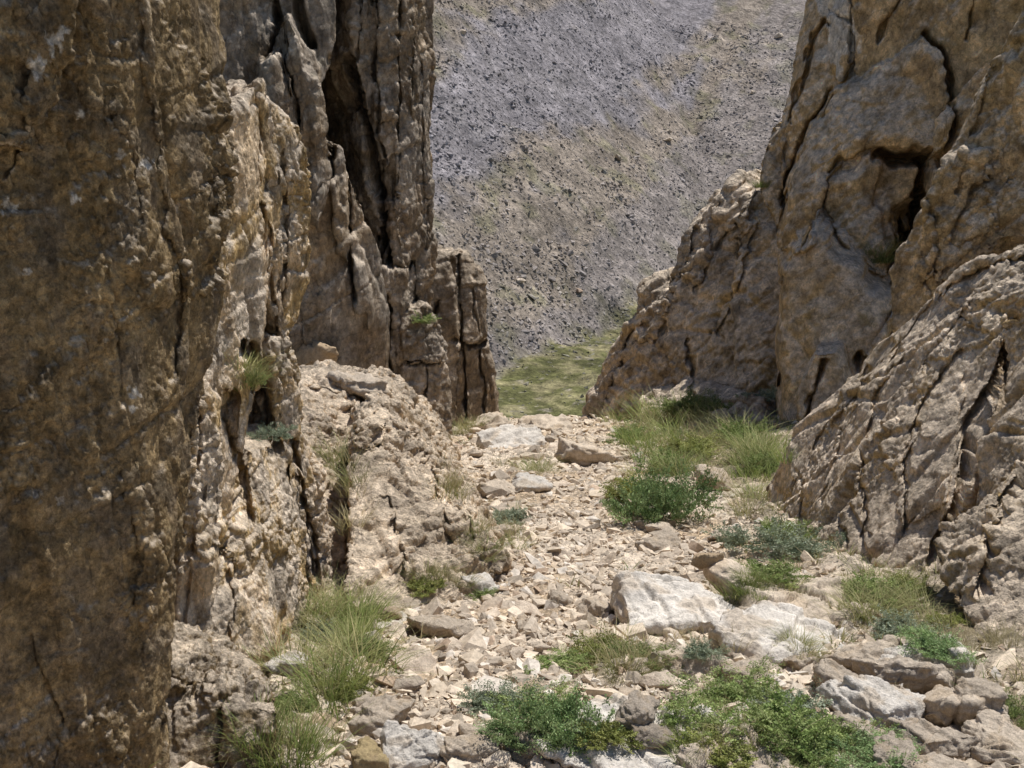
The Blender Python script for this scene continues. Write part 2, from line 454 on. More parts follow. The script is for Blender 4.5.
# --- sunlit rough wall behind it
rock_mass('rough_wall', [
    block([(190, 220, 4.9), (216, 128, 5.2), (262, 80, 5.8), (284, 190, 5.95), (258, 345, 5.6), (246, 430, 5.35), (215, 600, 4.95), (190, 700, 4.6), (140, 700, 4.5), (170, 300, 4.7)], (-1.4, 2.2, 0)),
    block([(262, 92, 6.0), (298, 128, 6.3), (312, 168, 6.4), (306, 290, 6.5), (288, 350, 6.3), (268, 300, 6.0)], (-1.0, 1.6, 0)),
    block([(268, 335, 6.0), (288, 345, 6.3), (296, 400, 6.4), (312, 480, 6.5), (292, 520, 6.2), (276, 440, 6.05)], (-1.0, 1.2, 0)),
    block([(252, 450, 5.45), (282, 440, 5.85), (302, 480, 6.1), (305, 620, 5.9), (270, 700, 4.8), (215, 720, 4.5), (190, 660, 4.5), (225, 560, 4.9)], (-1.2, 1.5, 0)),
    block([(300, 430, 6.7), (318, 470, 6.8), (333, 560, 6.75), (334, 600, 6.6), (318, 612, 6.4), (302, 520, 6.5)], (-0.5, 0.8, 0)),
    block([(195, 380, 4.7), (216, 400, 4.85), (222, 520, 4.75), (210, 640, 4.6), (175, 650, 4.4)], (-0.6, 0.8, 0)),
    block([(215, 128, 5.4), (240, 105, 5.7), (262, 92, 5.9), (262, 200, 5.8), (215, 240, 5.2)], (-0.8, 0.8, 0)),
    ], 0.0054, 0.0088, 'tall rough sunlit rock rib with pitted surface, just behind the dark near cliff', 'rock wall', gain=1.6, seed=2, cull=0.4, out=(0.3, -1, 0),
    cuts=[([(232, 395), (228, 440), (240, 480), (246, 520)], 11, 34), ([(252, 350), (258, 390), (268, 425), (276, 450)], 9, 45), ([(293, 440), (300, 490), (312, 540), (318, 580)], 5, 28),
          ([(262, 205), (272, 260), (276, 330)], 3, 16), ([(283, 150), (286, 210), (282, 300)], 3, 14), ([(215, 545), (230, 560), (232, 640)], 3, 8), ([(205, 360), (198, 420), (196, 480)], 4, 14)],
    plates=[([(205, 480), (225, 520), (232, 600), (225, 680), (180, 690), (190, 560)], 10), ([(258, 90), (300, 128), (312, 165), (300, 180), (262, 190)], 8)],
    stretch=(1, 1, 1.6), big=(46, 6.5), mid=(18, 3.8), small=(4.5, 1.15), lump=(110, 6),
    col_fn=col_cliff(TAN * 1.35, OCHRE * 1.35, GREY * 1.4, PALE * 1.2, up=0.8, vert_streak=0.4), mat=M_mid)

# --- middle left cliff
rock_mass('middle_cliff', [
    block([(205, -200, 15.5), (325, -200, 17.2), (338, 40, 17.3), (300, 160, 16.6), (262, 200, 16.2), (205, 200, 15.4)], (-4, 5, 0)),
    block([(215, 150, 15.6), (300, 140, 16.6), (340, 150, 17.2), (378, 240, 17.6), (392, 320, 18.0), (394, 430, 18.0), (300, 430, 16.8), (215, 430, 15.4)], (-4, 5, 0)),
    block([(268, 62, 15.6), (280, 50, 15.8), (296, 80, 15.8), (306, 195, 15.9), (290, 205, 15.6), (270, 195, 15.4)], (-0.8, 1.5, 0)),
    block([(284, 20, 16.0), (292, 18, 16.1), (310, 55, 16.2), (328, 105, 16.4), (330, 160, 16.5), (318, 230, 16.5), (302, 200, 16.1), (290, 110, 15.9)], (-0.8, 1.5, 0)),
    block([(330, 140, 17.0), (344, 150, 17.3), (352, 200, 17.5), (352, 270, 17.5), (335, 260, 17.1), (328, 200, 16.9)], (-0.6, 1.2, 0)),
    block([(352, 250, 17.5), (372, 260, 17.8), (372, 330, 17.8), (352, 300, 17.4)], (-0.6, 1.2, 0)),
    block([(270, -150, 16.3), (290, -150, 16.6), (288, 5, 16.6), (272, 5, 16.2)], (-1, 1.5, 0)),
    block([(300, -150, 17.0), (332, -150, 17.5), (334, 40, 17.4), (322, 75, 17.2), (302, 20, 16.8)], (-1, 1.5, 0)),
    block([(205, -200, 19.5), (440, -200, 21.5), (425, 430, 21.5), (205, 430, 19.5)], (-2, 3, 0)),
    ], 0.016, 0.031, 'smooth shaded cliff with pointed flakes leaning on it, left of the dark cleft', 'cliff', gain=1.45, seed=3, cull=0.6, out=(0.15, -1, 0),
    plates=[([(267, 62), (281, 48), (294, 90), (303, 150), (302, 196), (270, 194), (266, 110)], 26), ([(284, 16), (292, 15), (312, 52), (329, 103), (331, 150), (318, 232), (305, 205), (298, 110), (286, 62)], 40),
            ([(334, 132), (346, 150), (353, 200), (351, 266), (337, 250), (332, 190)], 24), ([(354, 248), (366, 262), (374, 300), (368, 336), (354, 300)], 20), ([(306, 205), (330, 170), (392, 310), (396, 372), (306, 380), (296, 260)], 10)],
    cuts=[([(262, 100), (265, 160), (268, 200)], 4, 30), ([(276, 0), (282, 20), (270, 55)], 4, 36), ([(296, -20), (298, 8), (312, 45)], 7, 44), ([(329, 60), (331, 110), (333, 180)], 5, 50), ([(297, 100), (304, 190)], 3, 18),
          ([(345, 140), (352, 230)], 3, 30), ([(350, 240), (356, 300)], 3, 24)],
    stretch=(1, 1, 2.6), big=(48, 4.5), mid=(20, 1.7), small=(6, 0.6), lump=(120, 5),
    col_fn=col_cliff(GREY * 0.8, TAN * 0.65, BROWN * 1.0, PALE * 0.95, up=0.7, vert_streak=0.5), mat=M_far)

# --- tall pillar
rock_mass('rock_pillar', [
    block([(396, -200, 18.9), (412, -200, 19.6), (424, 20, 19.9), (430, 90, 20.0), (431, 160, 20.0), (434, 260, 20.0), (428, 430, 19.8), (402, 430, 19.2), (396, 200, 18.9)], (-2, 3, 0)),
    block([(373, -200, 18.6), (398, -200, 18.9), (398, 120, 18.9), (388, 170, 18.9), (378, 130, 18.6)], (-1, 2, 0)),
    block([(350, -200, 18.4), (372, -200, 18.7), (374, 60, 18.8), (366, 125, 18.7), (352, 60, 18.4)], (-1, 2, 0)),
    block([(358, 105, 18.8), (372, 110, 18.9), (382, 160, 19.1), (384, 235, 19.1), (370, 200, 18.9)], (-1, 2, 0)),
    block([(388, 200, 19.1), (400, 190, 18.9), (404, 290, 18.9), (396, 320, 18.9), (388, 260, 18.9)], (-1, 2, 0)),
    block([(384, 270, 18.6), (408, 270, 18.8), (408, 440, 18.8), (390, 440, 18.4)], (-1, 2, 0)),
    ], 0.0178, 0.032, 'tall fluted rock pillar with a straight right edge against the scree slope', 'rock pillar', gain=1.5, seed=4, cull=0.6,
    cuts=[([(373, -60), (374, 60), (380, 120), (383, 190)], 3, 22), ([(350, 60), (362, 110), (372, 150), (382, 220), (388, 265)], 7, 60), ([(388, 262), (404, 268), (412, 264)], 3, 26), ([(398, -40), (399, 120), (394, 200)], 3, 16),
          ([(386, 300), (390, 400)], 5, 40), ([(412, 268), (414, 330)], 2.5, 20), ([(420, 60), (423, 160), (426, 250)], 2, 8), ([(408, 20), (412, 120)], 2, 8), ([(358, -20), (360, 60)], 3, 12)],
    stretch=(1, 1, 2.0), big=(30, 4.0), mid=(12, 2.2), small=(5, 0.9), lump=(90, 3),
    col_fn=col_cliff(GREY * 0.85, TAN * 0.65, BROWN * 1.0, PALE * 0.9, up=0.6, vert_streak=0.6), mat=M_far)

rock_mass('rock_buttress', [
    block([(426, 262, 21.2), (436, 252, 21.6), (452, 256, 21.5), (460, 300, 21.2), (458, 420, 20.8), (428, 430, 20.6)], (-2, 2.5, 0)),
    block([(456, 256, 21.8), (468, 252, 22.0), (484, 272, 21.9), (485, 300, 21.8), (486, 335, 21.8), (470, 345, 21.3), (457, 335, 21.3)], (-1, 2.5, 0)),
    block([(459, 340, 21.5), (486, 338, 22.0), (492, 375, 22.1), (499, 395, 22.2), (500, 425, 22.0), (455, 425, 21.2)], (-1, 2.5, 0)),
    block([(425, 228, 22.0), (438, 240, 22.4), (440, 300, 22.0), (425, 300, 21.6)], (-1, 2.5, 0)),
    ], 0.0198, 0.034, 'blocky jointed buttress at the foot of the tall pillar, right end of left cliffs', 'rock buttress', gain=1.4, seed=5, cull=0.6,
    cuts=[([(459, 250), (458, 300), (462, 345), (464, 420)], 3, 18), ([(454, 338), (470, 346), (488, 342)], 3, 22), ([(436, 300), (440, 420)], 3, 20), ([(473, 290), (478, 330)], 2, 8), ([(480, 350), (484, 410)], 2.5, 14)],
    stretch=(1, 1, 2.2), big=(26, 3.2), mid=(11, 2.0), small=(5, 0.8), lump=(60, 2),
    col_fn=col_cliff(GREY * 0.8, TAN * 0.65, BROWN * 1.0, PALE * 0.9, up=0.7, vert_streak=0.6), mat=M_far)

rock_mass('stepped_block', [
    block([(401, 318, 18.6), (410, 308, 18.8), (430, 306, 19.0), (440, 330, 19.0), (448, 345, 19.0), (448, 362, 18.8), (404, 366, 18.4)], (-0.8, 1.5, 0)),
    block([(404, 366, 18.5), (446, 362, 18.9), (452, 385, 18.9), (452, 432, 18.6), (404, 436, 18.2)], (-0.8, 1.5, 0)),
    ], 0.0173, 0.028, 'short stepped rock block topped by a green tuft, in front of the buttress', 'rock', seed=6, cuts=[([(402, 366), (425, 363), (450, 362)], 2.5, 16), ([(424, 366), (427, 420)], 2, 10)],
    stretch=(1, 1, 1.5), big=(22, 3.0), mid=(10, 2.2), small=(5, 0.9), lump=(60, 2),
    col_fn=col_cliff(TAN * 0.95, GREY * 0.95, BROWN * 1.4, PALE * 1.0, up=0.8, vert_streak=0.5), mat=M_far)

# --- low mound on the left
rock_mass('rocky_mound', [
    block([(282, 380, 10.0), (300, 372, 11.2), (335, 366, 12.2), (383, 372, 12.4), (392, 388, 11.6), (372, 412, 10.6), (350, 440, 9.8), (290, 470, 8.4)], (-1.5, 2.0, -0.6)),
    block([(357, 412, 8.4), (372, 399, 8.6), (392, 410, 8.8), (420, 450, 8.5), (455, 496, 7.8), (486, 536, 7.35), (506, 568, 7.0), (478, 596, 6.7), (430, 612, 6.3), (350, 622, 6.0), (345, 560, 6.5), (350, 470, 7.6)], (-0.2, 2.6, -0.5)),
    block([(374, 380, 12.0), (390, 374, 12.2), (440, 432, 12.4), (470, 485, 10.6), (440, 500, 9.6), (380, 430, 10.6)], (-0.8, 2.0, -0.8)),
    block([(295, 400, 9.6), (352, 430, 9.6), (345, 560, 7.4), (330, 600, 6.9), (296, 560, 7.0)], (-1.2, 1.5, -0.6)),
    block([(400, 390, 13.0), (425, 405, 16.5), (446, 430, 18.0), (455, 455, 14.0), (440, 480, 11.5), (405, 430, 11.5)], (-1.5, 2.0, -0.8)),
    block([(355, 408, 10.0), (372, 402, 10.3), (384, 430, 10.2), (378, 470, 9.6), (357, 450, 9.5)], (-0.3, 0.8, -0.2)),
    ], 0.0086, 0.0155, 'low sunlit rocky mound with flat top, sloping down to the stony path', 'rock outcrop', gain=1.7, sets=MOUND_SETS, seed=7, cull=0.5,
    plates=[([(354, 404), (370, 398), (384, 420), (380, 445), (358, 450)], 20), ([(384, 372), (410, 400), (440, 436), (425, 450), (400, 430), (380, 400)], 12)],
    cuts=[([(386, 500), (400, 560), (398, 590)], 5, 18), ([(418, 440), (436, 490), (452, 550)], 4, 16), ([(446, 470), (466, 520), (480, 560)], 4, 14), ([(352, 404), (349, 470)], 4, 14), ([(300, 388), (340, 392), (378, 384)], 3, 14)],
    axis=(0, R(-25), 0), stretch=(1, 1, 1.8), big=(40, 8), mid=(15, 4.4), small=(5, 1.2), lump=(70, 7),
    col_fn=col_cliff(TAN * 1.4, TAN * 1.25, TAN * 1.1, PALE * 1.1, up=0.7, vert_streak=0.12), mat=M_low)

# --- right side
RB = (2.5, 3.0, 0)
rock_mass('broken_crag', [
    block([(583, 432, 24.0), (586, 395, 24.2), (600, 372, 24.2), (616, 352, 24.2), (636, 310, 24.2), (660, 300, 23.4), (690, 340, 22.4), (700, 440, 21.0), (630, 440, 22.0)], RB),
    block([(636, 312, 24.0), (641, 288, 24.2), (668, 270, 24.0), (676, 300, 23.4), (650, 350, 23.2)], RB),
    block([(664, 290, 23.2), (682, 240, 23.4), (700, 220, 23.4), (716, 190, 23.5), (736, 210, 22.8), (750, 300, 22.0), (745, 440, 19.8), (680, 440, 20.8)], RB),
    block([(714, 212, 23.0), (728, 180, 23.2), (739, 171, 23.3), (752, 186, 23.2), (750, 225, 22.6), (725, 240, 22.6)], (1, 2, 0)),
    block([(736, 195, 22.6), (768, 188, 22.4), (800, 260, 21.0), (800, 440, 19.0), (735, 440, 19.6), (738, 300, 21.4)], RB),
    block([(640, 400, 21.6), (690, 380, 21.4), (760, 400, 19.0), (770, 460, 16.8), (700, 450, 18.4), (640, 440, 20.4)], (1.5, 2.5, -0.5)),
    ], 0.020, 0.034, 'crumbly broken crag stepping down to the meadow, left end of right cliffs', 'rock outcrop', gain=1.35, sets=RIGHT_SETS, seed=8, cull=0.6,
    cuts=[([(700, 232), (684, 272), (670, 300)], 4, 18), ([(735, 220), (712, 262), (700, 290)], 4, 18), ([(690, 340), (696, 400), (704, 430)], 4, 20), ([(640, 320), (622, 350), (610, 400)], 4, 20), ([(758, 230), (740, 290), (715, 330)], 4, 14)],
    plates=[([(715, 215), (728, 180), (739, 170), (752, 186), (748, 225), (728, 245)], 18), ([(640, 290), (668, 270), (676, 300), (650, 345), (632, 330)], 16), ([(686, 230), (706, 215), (712, 260), (700, 290), (684, 270)], 14)],
    axis=(0, R(30), 0), stretch=(1, 1, 1.8), big=(34, 5.5), mid=(18, 4.0), small=(5, 1.1), lump=(90, 5),
    col_fn=col_cliff(TAN * 1.05, OCHRE * 1.1, GREY * 1.05, PALE * 1.1, up=0.85, vert_streak=0.35), mat=M_far)

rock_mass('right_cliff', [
    block([(758, 190, 22.2), (760, 160, 22.4), (772, 128, 22.6), (786, 120, 22.6), (790, 180, 22.0), (780, 235, 21.6)], (1, 2, 0)),          # flake
    block([(780, 130, 22.4), (803, 60, 22.8), (826, -5, 23.0), (850, -200, 23.0), (1050, -200, 21), (1050, 300, 20), (800, 430, 20.0), (776, 300, 21.0)], (3, 3, 0)),
    block([(828, -60, 22.0), (852, -60, 21.2), (851, 60, 21.0), (840, 80, 21.2), (830, 60, 21.8)], (1, 2, 0)),                      # pale face
    block([(780, 270, 20.2), (785, 200, 20.6), (803, 140, 21.0), (832, 92, 21.0), (880, 66, 20.6), (926, 34, 20.2), (944, 60, 19.8), (952, 120, 19.4), (938, 175, 19.2), (872, 150, 19.6), (830, 190, 19.8), (812, 260, 19.8)], (2, 2, 0)),
    block([(852, -200, 20.8), (1060, -200, 18.4), (1060, 60, 18.4), (955, 150, 19.2), (948, 60, 19.6), (925, 20, 20.0), (855, 70, 20.8)], (2, 3, 0)),
    block([(930, 120, 18.8), (985, 60, 18.2), (1060, 60, 17.6), (1060, 330, 17.4), (945, 330, 18.0), (930, 200, 18.4)], (2, 3, 0)),
    block([(777, 300, 19.4), (800, 235, 19.6), (820, 208, 19.7), (835, 232, 19.3), (862, 262, 18.9), (893, 288, 18.6), (894, 340, 18.4), (870, 372, 18.2), (862, 345, 18.3), (840, 450, 18.0), (778, 460, 18.4), (776, 400, 18.9)], (1.6, 2.0, 0.3)),
    block([(822, 212, 19.8), (828, 176, 19.9), (846, 158, 19.9), (872, 150, 19.8), (884, 185, 19.5), (892, 240, 19.2), (888, 280, 19.1), (850, 262, 19.3)], (1, 1.5, 0)),
    block([(862, 350, 18.2), (898, 300, 18.2), (930, 330, 18.0), (930, 470, 17.2), (845, 470, 17.6), (880, 420, 17.8)], (1.6, 2, 0)),
    block([(800, 380, 18.1), (815, 340, 18.1), (836, 340, 18.0), (856, 400, 17.8), (840, 420, 17.7), (805, 430, 17.8)], (0.5, 1.0, 0)),
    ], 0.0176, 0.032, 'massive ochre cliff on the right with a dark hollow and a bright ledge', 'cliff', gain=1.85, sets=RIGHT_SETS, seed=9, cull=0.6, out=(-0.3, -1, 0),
    plates=[([(784, 205), (800, 145), (834, 92), (880, 64), (926, 33), (944, 60), (953, 118), (940, 172), (900, 150), (872, 148), (845, 160), (826, 178), (812, 240), (786, 260)], 26),
            ([(780, 262), (800, 232), (820, 207), (838, 236), (862, 258), (894, 288), (894, 342), (868, 382), (840, 440), (778, 450), (777, 330)], 62, 9),
            ([(822, 206), (826, 178), (850, 166), (872, 150), (880, 168), (878, 200), (890, 240), (886, 280), (852, 255), (836, 232)], 18),
            ([(758, 192), (762, 160), (774, 128), (786, 122), (788, 180), (776, 236)], 12)],
    cuts=[([(895, 285), (896, 345), (880, 380)], 4, 40), ([(860, 345), (872, 372), (882, 405)], 5, 32), ([(886, 160), (936, 160)], 13, 90), ([(926, 168), (915, 215), (898, 262)], 11, 100), ([(800, 432), (822, 425), (840, 400)], 12, 50),
          ([(926, 33), (946, 62), (956, 118), (948, 160)], 5, 34), ([(908, -60), (900, 0), (880, 40)], 4, 22), ([(782, 205), (798, 148), (833, 90)], 4, 26), ([(776, 240), (774, 330), (778, 420)], 4, 24),
          ([(790, 120), (808, 60), (826, 20)], 4, 26), ([(832, 10), (848, 20)], 4, 10), ([(852, -60), (852, 60)], 3, 18), ([(826, 350), (812, 380), (805, 420)], 4, 26), ([(975, -40), (965, 40)], 4, 16)],
    axis=(0, R(20), 0), stretch=(1, 1, 1.5), big=(80, 5), mid=(30, 1.9), small=(8, 0.7), lump=(100, 4.5),
    col_fn=col_cliff(np.array([0.33, 0.235, 0.13]), OCHRE * 1.05, np.array([0.27, 0.195, 0.11]), PALE * 1.0, up=0.85, vert_streak=0.35), mat=M_far,
    spots=[(at(840, 5, 21.6), 0.6, WHITE, 1.0), (at(841, 45, 21.4), 0.6, WHITE, 1.0), (at(840, -40, 21.6), 0.6, WHITE, 1.0)] + [(at(a, b, 18.6), 0.24, np.array([0.50, 0.39, 0.26]), 0.6) for a, b in ((822, 216), (829, 228), (836, 240), (845, 250), (856, 262), (868, 270), (880, 280), (890, 288))])  # the row of warm spots paints sunlight onto the ledge

rock_mass('right_ridge', [
    block([(1450, -250, 10.6), (1060, -60, 11.8), (1000, 50, 12.2), (962, 120, 12.4), (940, 175, 12.4), (1000, 240, 11.6), (1450, 200, 10.4)], (2.5, 2.5, 0)),
    block([(962, 130, 12.4), (932, 190, 12.5), (905, 240, 12.7), (890, 270, 12.8), (892, 340, 12.6), (960, 350, 12.0), (1450, 350, 10.4), (1100, 150, 11.2)], (2.5, 2.5, 0)),
    block([(925, 200, 12.1), (950, 160, 12.1), (985, 150, 11.8), (1000, 240, 11.6), (950, 290, 11.8), (915, 270, 12.2)], (1, 1.5, 0)),
    ], 0.0112, 0.0205, 'brown rounded rock ridge rising to the upper right corner behind the slab', 'rock ridge', gain=1.75, sets=RIGHT_SETS, seed=10, cull=0.6,
    cuts=[([(1000, 60), (975, 130), (960, 190)], 4, 16), ([(990, 170), (960, 220), (945, 280)], 5, 18), ([(1010, 180), (1000, 230)], 4, 14), ([(930, 200), (940, 240), (930, 300)], 3, 12)],
    rough=[([(900, 260), (950, 130), (1030, 90), (1030, 250), (940, 300)], 1.5)],
    axis=(0, R(30), 0), stretch=(1, 1, 1.8), big=(60, 6.0), mid=(26, 3.4), small=(8, 0.9), lump=(90, 7),
    col_fn=col_cliff(np.array([0.33, 0.235, 0.13]), OCHRE * 1.0, OCHRE * 0.8, PALE * 0.95, up=0.8, vert_streak=0.35), mat=M_low)

rock_mass('sloping_slab', [
    block([(1500, 170, 6.6), (1024, 243, 8.2), (965, 266, 8.7), (935, 290, 9.0), (985, 330, 7.9), (1500, 300, 6.2)], (2.0, 2.0, -0.6)),
    block([(940, 292, 9.0), (880, 345, 9.5), (800, 432, 10.2), (772, 482, 10.5), (764, 512, 10.2), (778, 560, 8.8), (830, 600, 7.4), (905, 610, 6.7), (950, 560, 6.7), (992, 420, 7.2), (1010, 320, 7.7)], (2.0, 1.6, -1.0)),
    block([(1000, 330, 7.4), (1050, 280, 7.2), (1500, 270, 6.0), (1500, 480, 5.4), (1010, 480, 6.5)], (2.0, 1.6, -0.6)),
    block([(985, 420, 7.0), (1010, 400, 6.9), (1040, 480, 6.3), (985, 560, 6.2), (960, 560, 6.4)], (1.0, 1.0, -0.6)),
    block([(942, 540, 6.3), (975, 500, 6.5), (1030, 470, 6.2), (1500, 440, 5.0), (1500, 760, 4.0), (1040, 690, 4.9), (980, 640, 5.3), (945, 590, 5.9)], (1.6, 1.4, -0.5)),
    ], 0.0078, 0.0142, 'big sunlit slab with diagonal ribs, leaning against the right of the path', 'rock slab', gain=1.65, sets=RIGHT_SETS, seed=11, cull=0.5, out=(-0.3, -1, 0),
    cuts=[([(1012, 325), (1000, 370), (972, 430), (958, 500), (935, 560)], 9, 36), ([(985, 290), (950, 330), (925, 370)], 4, 18), ([(960, 350), (925, 400), (902, 460), (905, 530)], 4, 16), ([(870, 370), (850, 420), (826, 500)], 4, 12),
          ([(905, 350), (880, 390), (862, 450), (866, 540)], 4, 14), ([(820, 440), (800, 500), (806, 550)], 3, 10), ([(1024, 470), (990, 540), (985, 600)], 6, 26), ([(840, 520), (848, 570)], 3, 12), ([(935, 300), (985, 268), (1024, 258)], 4, 22), ([(940, 300), (900, 345), (835, 420), (790, 490)], 3, 9)],
    plates=[([(880, 430), (930, 385), (965, 370), (960, 430), (945, 500), (900, 530)], 9)],
    axis=(0, R(42), R(10)), stretch=(1, 1, 2.4), big=(58, 8.5), mid=(24, 3.6), small=(5, 0.9), lump=(90, 7),
    col_fn=col_cliff(TAN * 1.2, OCHRE * 1.4, TAN * 1.0, PALE * 1.12, up=0.8, vert_streak=0.3), mat=M_low)

# ------------------------------------------------------------------ ground sheets
def grid_mesh(name, X, Y, Z, mat, cols):
    r, c = X.shape
    idx = np.arange(r * c).reshape(r, c)
    f = np.stack([idx[:-1, :-1], idx[:-1, 1:], idx[1:, 1:], idx[1:, :-1]], -1).reshape(-1, 4)
    return mesh_from(name, np.stack([X, Y, Z], -1).reshape(-1, 3), f, 4, mat, cols, True)

M_ground = rock_mat('gully_soil', 0.006, speck=0.35)
yy = np.concatenate([np.linspace(-6, 2.0, 60)[:-1], np.geomspace(2.0, 26.5, 760), np.linspace(27, 34, 16)])
ss = np.linspace(-1, 1, 620)
Yg = np.repeat(yy[:, None], len(ss), 1)
Xg = ss[None, :] * (2.6 + 0.45 * np.clip(Yg, 1, 40)) + 0.3
Zg = gh(Xg, Yg)
gp = np.stack([Xg, Yg, Zg], -1).reshape(-1, 3)
fz, _ = facets(gp / np.array([0.09, 0.09, 0.5]), 0.2)
Zg = Zg + (0.018 * fz).reshape(Zg.shape) * np.clip(Yg / 5, 0.6, 2.2)
t = smooth(-0.3, 0.4, fbm(gp * 0.9, 4))
gc = mix(PALE * 1.45, TAN * 1.5 + 0.05, t)
grassy = smooth(0.7, 1.8, np.abs(gp[:, 0] - 0.25) - 0.35 - 0.04 * gp[:, 1]) * smooth(-0.3, 0.3, fbm(gp * 1.3 + 8, 3) + 0.1)
gc = mix(gc, np.array([0.19, 0.16, 0.085]), grassy * 0.7)
og = link('gully_floor', grid_mesh('gully_floor', Xg, Yg, Zg, M_ground, gc))
tag(og, kind='structure')

# --- valley meadow and the far slope
def edge_y(x): return 203 + 1.7 * np.clip(x, -50, 60)

def slope_h(x, y):
    """far terrain: falls from the gully mouth to a meadow, then climbs as scree"""
    y0 = edge_y(x)
    med = -40 + 0.06 * (y - 150) + 0.02 * x
    up = 0.60 * np.clip(y - y0, 0, None) + 0.06 * (y0 - 150)
    z = np.where(y > y0, -40 + up + 0.02 * x, med)
    return z

def far_h(x, y, fine=True):
    z = slope_h(x, y)
    p = np.stack([x, y, np.zeros_like(x)], -1).reshape(-1, 3)
    z = z + (4.0 * fbm(p / 70 + 3, 3)).reshape(x.shape) * np.clip((y - 150) / 80, 0.3, 1)
    if fine:
        z = z + (1.0 * fbm(p / 14, 4)).reshape(x.shape)
        qq = np.stack([band_coord(p) / 9, along_coord(p) / 70, 0 * p[:, 0]], -1)
        z = z + (1.3 * ridged(qq + 3, 3)).reshape(x.shape) * np.clip((y - 200) / 60, 0, 1)
    return z

def far_cols(p):
    # streaks of scree follow one diagonal of the slope
    q = band_coord(p)
    n = fbm(np.stack([q / 16, along_coord(p) / 90, np.zeros(len(p))], -1), 4)
    grey = np.array([0.27, 0.245, 0.25]); tan = np.array([0.30, 0.245, 0.19]); green = np.array([0.20, 0.185, 0.10])
    k = q + 11 * n + 4 * fbm(p / 11 + 90, 3)
    t = smooth(BQ[0], BQ[1], k) * (1 - smooth(BQ[2], BQ[3], k))
    t2 = smooth(BQ[4], BQ[5], k)
    t = np.maximum(t, 0.55 * (1 - smooth(BQ[2], BQ[3], k)))
    c = mix(grey, tan, np.clip(t + t2, 0, 1) * 0.85 + 0.08)
    g = smooth(0.15, 0.6, fbm(p / 9 + 70, 4)) * np.clip(t + t2 + 0.1, 0, 1)
    c = mix(c, green, g * 0.55)
    y0 = edge_y(p[:, 0])
    m = smooth(7, -7, p[:, 1] - y0 + 9 * fbm(p / 10 + 4, 4))
    mead = mix(np.array([0.12, 0.118, 0.045]), np.array([0.25, 0.22, 0.115]), smooth(-0.2, 0.5, fbm(p / 6 + 9, 4)))
    mead = mix(mead, np.array([0.3, 0.26, 0.2]), smooth(0.45, 0.7, fbm(p / 3 + 2, 3)) * 0.8)
    return mix(c, mead, m)

def slope_hit(px, py):
    d = ray(px, py); Y = np.linspace(100, 900, 6000)
    X = d[0] / d[1] * Y; Z = 1.6 + d[2] / d[1] * Y
    i = np.nonzero(Z < slope_h(X, Y))[0][0]
    return np.array([X[i], Y[i], Z[i]])
_a, _b = slope_hit(440, 190), slope_hit(690, 50)
ad = (_b - _a)[:2]; ad /= np.linalg.norm(ad); bd = np.array([-ad[1], ad[0]])
def band_coord(p): return p[:, 0] * bd[0] + p[:, 1] * bd[1]
def along_coord(p): return p[:, 0] * ad[0] + p[:, 1] * ad[1]
def bq(px, py): return float(band_coord(slope_hit(px, py)[None, :])[0])
BQ = [bq(640, 165), bq(640, 140), 0, 0, 0, 0]
# going up-left = larger band value; tan belt in the middle, grey above it, tan near the top left
q_lo, q_mid0, q_mid1, q_top = bq(640, 232), bq(640, 205), bq(640, 118), bq(460, 35)
s_ = 1 if q_top > q_lo else -1
dq = abs(q_mid0 - q_lo); BQ = [q_lo - 0.6 * dq, q_mid0 + 0.6 * dq, q_mid1 - dq, q_mid1 + dq, q_top - dq, q_top + dq]

M_slope = rock_mat('scree_slope', 0.22, speck=0.35, bump=0.6)
ys = np.concatenate([np.linspace(34, 150, 40)[:-1], np.linspace(150, 460, 420), np.linspace(462, 1500, 60)])
Yf = np.repeat(ys[:, None], 400, 1)
Xf = np.linspace(-1, 1, 400)[None, :] * (0.33 * Yf + 40) + 0.1 * Yf
Zf = far_h(Xf, Yf)
near_join = smooth(34, 150, Yf)
Zn = -0.18 * Yf - 0.55 * np.clip(Yf - 24.5, 0, None) ** 1.05
Zf = np.where(Yf < 150, np.maximum(Zn - 0.3, Zf * near_join + (1 - near_join) * Zn), Zf)
fp = np.stack([Xf, Yf, Zf], -1).reshape(-1, 3)
o = link('mountain_slope', grid_mesh('mountain_slope', Xf, Yf, Zf, M_slope, far_cols(fp)))
tag(o, kind='structure')

# ------------------------------------------------------------------ stones
def stone_proto(seed, npts=14, flat=0.6, detail=True):
    r = np.random.default_rng(seed)
    bm = bmesh.new()
    pts = r.uniform(-1, 1, (npts, 3))
    pts /= np.maximum(np.linalg.norm(pts, axis=1), 0.75)[:, None] ** 0.9
    pts *= np.array([1.0, r.uniform(0.6, 0.9), flat * r.uniform(0.7, 1.2)])
    hull_into(bm, pts)
    bmesh.ops.recalc_face_normals(bm, faces=bm.faces)
    if detail:
        bmesh.ops.bevel(bm, geom=list(bm.edges), offset=0.05, segments=1, affect='EDGES', profile=0.5)
        bmesh.ops.triangulate(bm, faces=bm.faces)
        for _ in range(2):
            es = [e for e in bm.edges if e.calc_length() > 0.18]
            if es: bmesh.ops.subdivide_edges(bm, edges=es, cuts=1)
            bmesh.ops.triangulate(bm, faces=bm.faces)
    bmesh.ops.recalc_face_normals(bm, faces=bm.faces)
    bm.verts.index_update()
    v = np.array([x.co[:] for x in bm.verts]); f = np.array([[x.index for x in fc.verts] for fc in bm.faces if len(fc.verts) == 3])
    bm.free()
    if detail:
        n = v / np.linalg.norm(v, axis=1)[:, None]
        fh, _ = facets(v * 1.6 + seed, 0.2)
        v = v + n * (0.10 * fh + 0.05 * fbm(v * 3 + seed, 3))[:, None]
    return v, f

